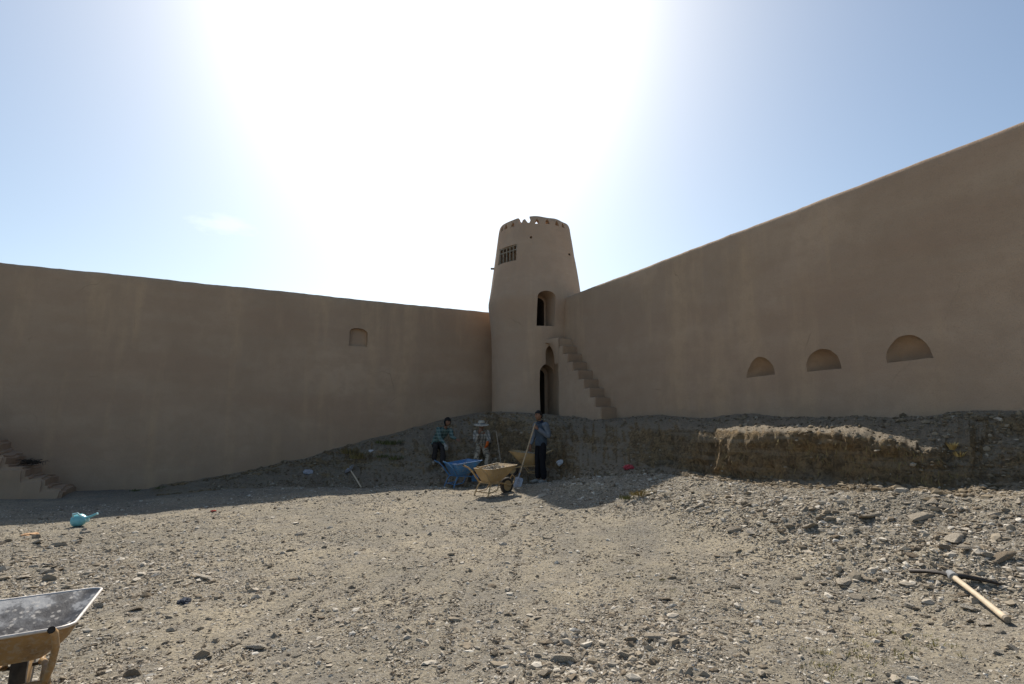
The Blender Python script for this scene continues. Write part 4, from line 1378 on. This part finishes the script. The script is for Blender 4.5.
        vs, fs = [], []; sg = 28
        for i in range(37):
            ax_ = Vector(C_[min(i + 1, 36)] - C_[max(i - 1, 0)]).normalized()
            l_ = (lat - ax_ * lat.dot(ax_)).normalized(); f_ = ax_.cross(l_)
            for k in range(sg):
                a_ = 2 * math.pi * k / sg
                ca, sa = math.cos(a_), math.sin(a_)
                vs.append(Vector(C_[i]) + l_ * (Wd[i, 0] * kw * sw * abs(ca) ** .85 * (1 if ca > 0 else -1)) + f_ * (Wd[i, 1] * kw * abs(sa) ** .9 * (1 if sa > 0 else -1)))
        for i in range(36):
            for k in range(sg):
                k2 = (k + 1) % sg
                fs.append((i * sg + k, i * sg + k2, (i + 1) * sg + k2, (i + 1) * sg + k))
        fs.append(tuple(range(sg)))
        return vs, fs
    def folds(o, amp):
        for v in o.data.vertices:
            c_ = v.co
            v.co = c_ + v.normal * amp * float(fbm(np.array([c_.x * 9 + c_.y * 5]), np.array([c_.z * 8 + 3]), 3, 2)[0])
        o.data.update()
    mb = MB().add(*torso(1.0, 1.0))
    for side in 'lr':
        inn = V['sh' + side].lerp((V['shl'] + V['shr']) / 2, .25) - loc
        v_, f_ = tube_np([inn, V['sh' + side] - loc, V['ua' + side] - loc, V['el' + side] - loc, V['fa' + side] - loc, V['cu' + side] - loc], [.070, .078, .068, .058, .054, .043], 16, 6)
        mb.add(v_, f_)
    folds(build(mb, 'shirt', clothes['sleeve'] if 'vest' in clothes else clothes['shirt'], root, smooth=70), .020)
    if 'vest' in clothes:
        folds(build(MB().add(*torso(1.09, .93)), 'vest', clothes['vest'], root, smooth=70), .016)
        cl = MB().tube([V['neck0'].lerp(V['neck'], -.05) - loc, V['neck0'].lerp(V['neck'], .62) - loc], [.080, .068], 16)
        build(cl, 'collar', clothes['collar'], root, smooth=60)
    cloth('trousers', ['pelvis', 'waist', 'hpl', 'knl', 'kcl', 'hpr', 'knr', 'kcr', 'thl', 'thr', 'cal', 'car'],
          [('pelvis', 'waist'), ('pelvis', 'hpl'), ('hpl', 'thl'), ('thl', 'knl'), ('knl', 'cal'), ('cal', 'kcl'), ('pelvis', 'hpr'), ('hpr', 'thr'), ('thr', 'knr'), ('knr', 'car'), ('car', 'kcr')],
          [.125, .11, .100, .078, .070, .100, .078, .070, .092, .092, .078, .078], clothes['trousers'])
    for side in 'lr':
        an, to = V['an' + side] - loc, V['to' + side] - loc
        heel = an + (an - to).normalized() * .05 + Vector((0, 0, -.035)); heel.z = min(heel.z, an.z - .03)
        v_, f_ = tube_np([heel, an + Vector((0, 0, -.03)), an.lerp(to, .55) + Vector((0, 0, .0)), to], [.036, .046, .043, .030], 12, 3)
        build(MB().add(v_, f_), 'shoe', clothes['shoe'], root, smooth=60)
    H = V['head'] - loc
    MH = Matrix.Translation(H) @ Matrix((fw, lf, upv)).transposed().to_4x4()
    if headgear in ('hair', 'wrap'):
        bm = bmesh.new(); bmesh.ops.create_icosphere(bm, subdivisions=4, radius=1)
        kill = []
        thick = .012 if headgear == 'hair' else .020
        for v in bm.verts:
            x, y, z = v.co
            lim = .42 if x > .25 else (.05 if x > -.2 else -.45)
            if headgear == 'wrap': lim = .36 if x > .25 else (-.5 if x > -.2 else -.8)
            if z < lim - .12: kill.append(v)
            nz_ = .07 * float(fbm(np.array([x * 3 + y * 2]), np.array([z * 4]), 3, 1)[0])
            k = 1 + nz_
            p_ = Vector((x * (.098 + thick) * k, y * (.076 + thick) * k, z * (.118 + thick) * k))
            v.co = MH @ p_
        bmesh.ops.delete(bm, geom=kill, context='VERTS')
        m_ = bpy.data.meshes.new(headgear); bm.to_mesh(m_); bm.free()
        o = link('hair' if headgear == 'hair' else 'head_wrap', m_, M['hair'] if headgear == 'hair' else M['wrap'], root)
        sm = o.modifiers.new('thick', 'SOLIDIFY'); sm.thickness = .012; sm.offset = -1
        m_.polygons.foreach_set('use_smooth', [True] * len(m_.polygons))
    if headgear == 'hat':
        MT = MH @ Matrix.Translation((-.005, 0, .055)) @ Matrix.Rotation(R(4), 4, 'Y')
        m_ = MB().lathe([(.098, -.004), (.205, -.028), (.21, -.022), (.104, .012), (.098, .06), (.082, .088), (.04, .10), (.004, .102)], MT, 32)
        o = build(m_, 'hat', M['hat'], root, smooth=50)
        rough_mesh(o, .014, 9, 2)
        build(MB().lathe([(.1045, .012), (.106, .016), (.1035, .036), (.1015, .036)], MT, 32), 'hat_band', M['sleeve'], o, smooth=60)
    return root

# standing man with the shovel: heading, local frame x forward / y left / z up
X3 = at(541, 483, 13.15); X3.z = drop(X3.x, X3.y) - .01
fw3 = Vector((-.86, -.5, 0)).normalized(); lf3 = Vector((-fw3.y, fw3.x, 0))
def L3(x, y, z): return X3 + fw3 * x + lf3 * y + Vector((0, 0, z))
J3 = dict(pelvis=L3(-.01, 0, .93), waist=L3(-.015, 0, 1.08), chest=L3(-.01, 0, 1.27), neck0=L3(.005, 0, 1.44), neck=L3(.03, 0, 1.52), head=L3(.055, .0, 1.615),
          shl=L3(-.02, .185, 1.385), ell=L3(-.07, .245, 1.12), wrl=L3(.17, .135, 1.295), shr=L3(-.0, -.185, 1.385), elr=L3(.05, -.225, 1.12), wrr=L3(.17, -.20, .90),
          hl=L3(0, .09, .89), knl=L3(.02, .10, .48), anl=L3(-.02, .11, .085), tol=L3(.15, .13, .035), hr=L3(0, -.09, .89), knr=L3(.03, -.10, .48), anr=L3(.01, -.10, .085), tor=L3(.18, -.12, .035))
grip = L3(.235, .085, 1.355)
tip3 = at(515, 489.5, 12.5); tip3.z = drop(tip3.x, tip3.y) - .04
top3 = grip + (grip - tip3).normalized() * .07
person('man standing in a slate vest and black trousers, leaning on the shovel he holds', X3, J3, fw3 + Vector((0, -.18, .02)),
       dict(sleeve=M['sleeve'], vest=M['vest'], collar=M['collar'], trousers=M['trouser_black'], shoe=M['shoe']),
       [dict(dr=grip - J3['wrl'], palm_n=-lf3 - fw3 * .1, curl=1.0, thumb=-1), dict(dr=Vector((-.1, -.02, -1)), palm_n=lf3, curl=.35, thumb=1)], headgear='hair')
shovel(top3, tip3, Vector((.5, .8, .4)), 'long handled shovel held upright by the standing man', M['wood'], M['steel'])

# man sitting on the earth slope, arm stretched out
P = at
J1 = dict(pelvis=P(436.6, 444.3, 15.42), waist=P(438.6, 439, 15.40), chest=P(442, 432.5, 15.33), neck0=P(445, 428.3, 15.25), neck=P(446.2, 426.2, 15.2), head=P(447.6, 421.9, 15.12),
          shr=P(438.4, 429.5, 15.22), elr=P(440.2, 439.0, 15.05), wrr=P(445.0, 444.5, 14.83),
          shl=P(450.0, 430.5, 15.35), ell=P(452.4, 437.2, 15.12), wrl=P(457.0, 439.6, 14.82),
          hr=P(434.6, 445.8, 15.32), knr=P(435.8, 446.2, 14.90), anr=P(433.8, 461.0, 14.90), tor=P(433.2, 463.8, 14.72),
          hl=P(439.6, 446.0, 15.34), knl=P(443.0, 448.2, 14.88), anl=P(442.4, 467.6, 14.78), tol=P(444.0, 470.4, 14.58))
o1 = Vector(J1['anl']); o1.z = drop(o1.x, o1.y)
person('man sitting on the slope in green plaid shirt and dark head wrap, arm stretched out', o1, J1, Vector((.62, -.75, -.06)),
       dict(shirt=M['shirt_green'], trousers=M['trouser_dark'], shoe=M['shoe_tan']),
       [dict(dr=P(462, 440.2, 14.55) - P(457, 439.6, 14.82), palm_n=Vector((0, -.2, -1)), curl=.5, thumb=1), dict(dr=Vector((.35, -.45, -.8)), palm_n=Vector((0, .5, -.6)), curl=.5, thumb=1)],
       gloves=(None, M['glove_grey']), headgear='wrap')

# man in the pale hat
J2 = dict(pelvis=P(481.3, 447.0, 15.12), waist=P(481.4, 441.6, 15.10), chest=P(481.6, 434.8, 15.02), neck0=P(481.6, 431.2, 14.96), neck=P(481.6, 429.4, 14.94), head=P(481.4, 426.0, 14.88),
          shr=P(476.0, 432.6, 15.0), elr=P(475.6, 440.6, 14.78), wrr=P(479.0, 433.4, 14.66),
          shl=P(487.2, 432.6, 15.0), ell=P(489.2, 440.2, 14.85), wrl=P(487.4, 442.4, 14.66),
          hr=P(479.0, 448.4, 15.04), knr=P(476.2, 456.2, 14.68), anr=P(476.4, 468.6, 14.60), tor=P(475.8, 471.4, 14.40),
          hl=P(483.8, 448.4, 15.04), knl=P(488.0, 456.0, 14.68), anl=P(486.4, 468.4, 14.56), tol=P(487.0, 471.2, 14.36))
o2 = Vector(J2['anl']); o2.z = drop(o2.x, o2.y)
person('man in wide pale hat, black and white plaid shirt, hand raised to his mouth', o2, J2, Vector((-.05, -1, -.12)),
       dict(shirt=M['shirt_bw'], trousers=M['camo'], shoe=M['shoe_tan']),
       [dict(dr=Vector((-.1, -.35, -.8)), palm_n=Vector((-1, 0, 0)), curl=.7, thumb=1), dict(dr=Vector((.35, -.1, .9)), palm_n=Vector((0, 1, .1)), curl=.6, thumb=1)],
       gloves=(M['glove_orange'], None), headgear='hat')

# tool stuck in the ground between the hat man and the barrow
ga = surf(502.2, 464); ga = at(502.6, 464.5, 14.15); gz = drop(ga.x, ga.y)
gt = at(496.2, 431.5, 14.35)
gb = Vector((ga.x + .01, ga.y, gz - .05)) if gz < ga.z else ga
shovel(gt, gb, Vector((0, -1, .2)), 'thin handled shovel standing in the earth behind the loaded tan wheelbarrow', M['wood_old'], M['iron'], .2)

# ------------------------------------------------------------------ litter
def crumple(name, q, size, mt, label, cat, seed, flat=.6, sub=4, lift=.5, parts=None):
    r_ = random.Random(seed)
    bm = bmesh.new(); bmesh.ops.create_icosphere(bm, subdivisions=sub, radius=1)
    for v in bm.verts:
        c_ = v.co.copy()
        n1 = float(fbm(np.array([c_.x * 1.7 + seed + c_.z]), np.array([c_.y * 1.7 + c_.z * 1.3]), 3, seed % 5)[0])
        n2 = abs(float(fbm(np.array([c_.x * 4 + seed]), np.array([c_.y * 4 - c_.z * 3]), 2, 2)[0]))
        v.co = c_ * (1 + .55 * n1 - .35 * n2); v.co.z *= flat
        v.co *= size
    me = bpy.data.meshes.new(name); bm.to_mesh(me); bm.free()
    o = link(name, me, mt, smooth=30)
    o.location = q + Vector((0, 0, size * flat * lift)); o.rotation_euler = (0, 0, r_.uniform(0, 6))
    return tag(o, label, cat)
def mat_plastic(name, c, rough=.4):
    t = NT(name, rough, .4); t.color(t.ramp(t.noise(9, 4), [(.3, tuple(x * .85 for x in c)), (.7, tuple(min(1, x * 1.1) for x in c))])); return t.m
M['white_plastic'] = mat_plastic('white_plastic', (.66, .66, .68))
M['grey_plastic'] = mat_plastic('dusty_plastic', (.36, .36, .39))
M['red_plastic'] = mat_plastic('red_plastic', (.42, .045, .06))
M['aqua'] = mat_plastic('aqua_plastic', (.19, .50, .56), .35)
M['aqua_pale'] = mat_plastic('aqua_plastic_pale', (.40, .66, .70), .35)
crumple('plastic_bag', surf(560, 464.5), .10, M['white_plastic'], 'crumpled white plastic bag lying on the dark earth right of the standing man', 'bag', 3, .75)
crumple('plastic_bag', surf(309, 473.5), .14, M['grey_plastic'], 'grey dusty plastic bag on the left slope near the wall', 'bag', 6, .5)
crumple('paper_scrap', surf(371, 451.5), .08, M['white_plastic'], 'white torn paper on the grassy left slope', 'paper', 9, .45)
crumple('plastic_bag', surf(629, 469), .10, M['red_plastic'], 'crumpled red plastic bag at the foot of the bank in the tower shadow', 'bag', 12, .6)
crumple('cloth_scrap', surf(67, 489.5), .09, mat_cloth('faded_pink', (.30, .12, .09)), 'faded pinkish scrap at the foot of the left staircase', 'cloth', 15, .3)
crumple('cloth_scrap', surf(213, 511.5), .05, mat_cloth('dull_red', (.32, .06, .045)), 'small dull red scrap lying where the left wall shadow ends', 'cloth', 18, .35)
crumple('paper_scrap', surf(30, 535), .10, mat_cloth('pale_orange', (.48, .30, .17)), 'pale orange scrap on the stony ground at far left', 'paper', 21, .18)
crumple('cloth_scrap', surf(183, 603), .05, mat_cloth('dark_blue', (.06, .065, .08)), 'dark bluish lump lying alone on the lower left sand', 'cloth', 24, .5)

# aqua watering jug lying on its side
jq = surf(79, 526.5)
ax = Vector((.86, .25, .34)).normalized()
root = empty('plastic_jug', jq, 'light blue plastic jug with a long spout, tipped over on the gravel at left', 'jug')
MJ = Vector((0, 0, 1)).rotation_difference(Vector((.95, .12, .12))).to_matrix().to_4x4()
MJ = Matrix.Translation((-.11, 0, .085)) @ MJ
build(MB().lathe([(.055, 0), (.078, .006), (.092, .03), (.098, .08), (.096, .125), (.082, .155), (.062, .175), (.044, .195), (.040, .205)], MJ, 28), 'jug_body', M['aqua'], root, smooth=50)
build(MB().lathe([(.046, .205), (.046, .225), (.02, .228)], MJ, 20), 'cap', M['aqua_pale'], root, smooth=40)
build(MB().tube([(.07, 0, .12), (.14, .01, .145), (.225, .02, .185), (.25, .022, .196)], [.028, .020, .017, .0165], 12), 'spout', M['aqua'], root, smooth=60)
build(MB().tube([(.246, .0216, .194), (.262, .023, .201)], [.019, .019], 12), 'spout_tip', M['aqua_pale'], root, smooth=60)
build(MB().tube([(-.06, -.06, .15), (-.05, -.09, .21), (.02, -.09, .22), (.06, -.05, .165)], .012, 8), 'jug_handle', M['aqua_pale'], root, smooth=60)

# brush heap on the left stair
def twigs(name, q, n_t, ln, spread, hgt, mt, label, cat, seed):
    r_ = random.Random(seed); mb = MB()
    for _ in range(n_t):
        a = r_.uniform(0, 6.28); c_ = Vector((r_.gauss(0, spread), r_.gauss(0, spread * .7), r_.uniform(.01, hgt)))
        d_ = Vector((math.cos(a), math.sin(a), r_.gauss(0, .25))) * ln * r_.uniform(.5, 1)
        mb.tube([c_ - d_ / 2, c_ + Vector((r_.gauss(0, .02), r_.gauss(0, .02), r_.gauss(.01, .01))), c_ + d_ / 2], [.006, .005, .003], 5)
    o = build(mb, name, mt, smooth=60); o.location = q
    return tag(o, label, cat)
k2 = 2
q = C + DL * (sL + .335 * (2 + .3)) + NL * .45
twigs('brushwood', Vector((q.x, q.y, .262 * 2)), 70, .3, .12, .10, mat_plain('dark_twig', (.055, .045, .035), .9), 'small heap of dark brushwood lying on a tread of the left staircase', 'brushwood', 5)

# ------------------------------------------------------------------ plants
def mat_leaf(name, a, b):
    t = NT(name, .8, .15); g = t.n('NewGeometry')
    t.color(t.ramp(g.outputs['Random Per Island'], [(0, a), (1, b)])); return t.m
M['grass_green'] = mat_leaf('tuft_green', (.075, .085, .03), (.17, .17, .07))
M['grass_dry'] = mat_leaf('tuft_dry', (.15, .115, .045), (.30, .235, .10))
M['grass_gold'] = mat_leaf('tuft_gold', (.42, .29, .10), (.62, .45, .19))
M['sprig'] = mat_leaf('sprig_yellow', (.24, .22, .08), (.42, .36, .15))
def tuft_mb(mb, q, n_b, rad, hgt, r_, wid=.005):
    for _ in range(n_b):
        a = r_.uniform(0, 6.28); rr = rad * math.sqrt(r_.random())
        x, y = q.x + rr * math.cos(a), q.y + rr * math.sin(a)
        b_ = Vector((x, y, q.z - .01)); hh_ = hgt * r_.uniform(.45, 1)
        ln = Vector((math.cos(a), math.sin(a), 0)) * hh_ * r_.uniform(.1, .8)
        s_ = Vector((-math.sin(a + .6), math.cos(a + .6), 0)) * wid
        m_ = b_ + ln * .4 + Vector((0, 0, hh_ * .6)); t_ = b_ + ln + Vector((0, 0, hh_))
        mb.add([b_ - s_, b_ + s_, m_ + s_ * .7, m_ - s_ * .7, t_], [(0, 1, 2, 3), (3, 2, 4)])
def tuft(px, py, n_b, rad, hgt, mt, label, seed, wid=.005, name='grass_tuft', group=None):
    q = surf(px, py); r_ = random.Random(seed); mb = MB()
    tuft_mb(mb, Vector((0, 0, 0)), n_b, rad, hgt, r_, wid * (2.4 if q.y > 9.5 else 1))
    me = bpy.data.meshes.new(name); me.from_pydata([tuple(v) for v in mb.v], [], mb.f)
    # settle the blades on the earth
    for v in me.vertices: v.co.z += drop(q.x + v.co.x, q.y + v.co.y) - q.z if False else 0
    o = link(name, me, mt); o.location = q
    return tag(o, label, 'plant', group)
tuft(393, 444, 150, .33, .16, M['grass_green'], 'low green grass tuft highest on the left slope', 1)
tuft(382, 443, 80, .2, .12, M['grass_green'], 'small green grass tuft left of the highest green one on the slope', 2)
tuft(396, 459, 90, .2, .13, M['grass_green'], 'dull green grass tuft below the highest green one on the left slope', 3)
tuft(382, 457, 70, .2, .10, M['grass_green'], 'sparse green tuft in the middle of the left slope', 4)
tuft(361, 458, 170, .3, .22, M['grass_dry'], 'dry straw coloured tuft on the left slope, right of the earth lip', 5)
tuft(350, 453, 120, .25, .18, M['grass_dry'], 'dry tuft hanging at the top of the left slope against the wall', 6)
tuft(135, 491, 60, .11, .06, M['grass_green'], 'flat green weeds at the foot of the long wall', 7)
tuft(160, 488, 40, .12, .06, M['grass_green'], 'tiny bright weed at the foot of the long wall, right of the flat weeds', 8)
tuft(642, 494, 220, .2, .08, M['grass_dry'], 'dry grass in the hollow below the bank in the tower shadow', 9)
tuft(630, 498, 160, .16, .07, M['grass_green'], 'greenish grass in the hollow left of the dry grass in the tower shadow', 10)
tuft(953, 449, 70, .03, .10, M['grass_gold'], 'bright golden dry plant at the top end of the right bank', 11, .009)
tuft(959.5, 456, 55, .038, .085, M['grass_gold'], 'smaller golden dry plant just below the bright one on the right bank', 12, .009)
mbs = MB(); r_ = random.Random(4)
for _ in range(70):
    cx, cy = r_.choice([(870, 640), (870, 640), (895, 655), (945, 655), (825, 665), (640, 575), (840, 660)])
    q = ground(cx + r_.gauss(0, 22), min(682, cy + r_.gauss(0, 11)))
    tuft_mb(mbs, q, 9, .025, .045, r_, .0028)
me = bpy.data.meshes.new('weeds'); me.from_pydata([tuple(v) for v in mbs.v], [], mbs.f)
tag(link('weeds', me, M['sprig']), kind='stuff')
# dead roots and straw on the eroded face
mbs = MB(); r_ = random.Random(9)
bi = np.nonzero((steep > .45).ravel() & (Bd[..., 1].ravel() > 3.5))[0]
for k in rng.choice(bi, 260):
    q = Vector(Bd.reshape(-1, 3)[k]); n_v = Vector(Nn.reshape(-1, 3)[k])
    d_ = Vector((r_.gauss(0, .25), r_.gauss(0, .25), -1)).normalized()
    L_ = r_.uniform(.03, .14); s_ = d_.cross(n_v).normalized() * .0028
    q = q + n_v * .012
    mbs.add([q - s_, q + s_, q + s_ + d_ * L_ * .6 + n_v * .02, q - s_ + d_ * L_ * .6 + n_v * .02, q + d_ * L_ + n_v * .012], [(0, 1, 2, 3), (3, 2, 4)])
me = bpy.data.meshes.new('dry_straw'); me.from_pydata([tuple(v) for v in mbs.v], [], mbs.f)
tag(link('dry_straw', me, M['grass_dry']), kind='stuff')
# ------------------------------------------------------------------ world + sun
SUN_EL, SUN_AZ = 45.0, -9.0          # azimuth: degrees clockwise from +Y
w_ = bpy.data.worlds.new('World'); scene.world = w_; w_.use_nodes = True
nt = w_.node_tree; bg = nt.nodes['Background']
sky = nt.nodes.new('ShaderNodeTexSky'); sky.sky_type = 'NISHITA'; sky.sun_disc = False
sky.sun_elevation = R(SUN_EL); sky.sun_rotation = R(SUN_AZ)
sky.altitude = 800; sky.air_density = 1.0; sky.dust_density = 3.0; sky.ozone_density = 0.0
tcw = nt.nodes.new('ShaderNodeTexCoord'); dst = nt.nodes.new('ShaderNodeVectorMath'); dst.operation = 'DISTANCE'
mpw = nt.nodes.new('ShaderNodeMapping'); mpw.inputs['Scale'].default_value = (1, 1, 3.2)
cd_ = ray(226, 225).normalized(); dst.inputs[1].default_value = (cd_.x, cd_.y, cd_.z * 3.2)
nt.links.new(tcw.outputs['Generated'], mpw.inputs[0]); nt.links.new(mpw.outputs[0], dst.inputs[0])
nzw = nt.nodes.new('ShaderNodeTexNoise'); nzw.inputs['Scale'].default_value = 34; nzw.inputs['Detail'].default_value = 6; nzw.inputs['Roughness'].default_value = .6
nt.links.new(mpw.outputs[0], nzw.inputs['Vector'])
ad = nt.nodes.new('ShaderNodeMath'); ad.operation = 'MULTIPLY_ADD'; ad.inputs[1].default_value = -.09
nt.links.new(nzw.outputs['Fac'], ad.inputs[0]); nt.links.new(dst.outputs['Value'], ad.inputs[2])
rw = nt.nodes.new('ShaderNodeMapRange'); rw.inputs[1].default_value = .01; rw.inputs[2].default_value = -.03; rw.inputs[3].default_value = 0; rw.inputs[4].default_value = .35
nt.links.new(ad.outputs[0], rw.inputs[0])
mxw = nt.nodes.new('ShaderNodeMix'); mxw.data_type = 'RGBA'; mxw.inputs[7].default_value = (9, 9, 9, 1)
nt.links.new(rw.outputs[0], mxw.inputs[0]); nt.links.new(sky.outputs[0], mxw.inputs[6])
tnt = nt.nodes.new('ShaderNodeMix'); tnt.data_type = 'RGBA'; tnt.blend_type = 'MULTIPLY'; tnt.inputs[0].default_value = 1; tnt.inputs[7].default_value = (.95, 1.015, 1.0, 1)
nt.links.new(mxw.outputs[2], tnt.inputs[6]); nt.links.new(tnt.outputs[2], bg.inputs[0]); bg.inputs[1].default_value = .097
sd = bpy.data.lights.new('sun', 'SUN'); sd.energy = 4.5; sd.angle = R(.53); sd.color = (1, .945, .86)
so = bpy.data.objects.new('sun', sd); COL.objects.link(so)
sv = Vector((math.sin(R(SUN_AZ)) * math.cos(R(SUN_EL)), math.cos(R(SUN_AZ)) * math.cos(R(SUN_EL)), math.sin(R(SUN_EL))))
so.rotation_euler = sv.to_track_quat('Z', 'Y').to_euler()
so.location = sv * 60
scene.view_settings.view_transform = 'Standard'
scene.view_settings.look = 'None'
scene.view_settings.exposure = 0.5
scene.view_settings.gamma = 1
scene.view_settings.use_curve_mapping = False
scene.cycles.max_bounces = 6
scene.cycles.diffuse_bounces = 4
scene.cycles.use_denoising = True
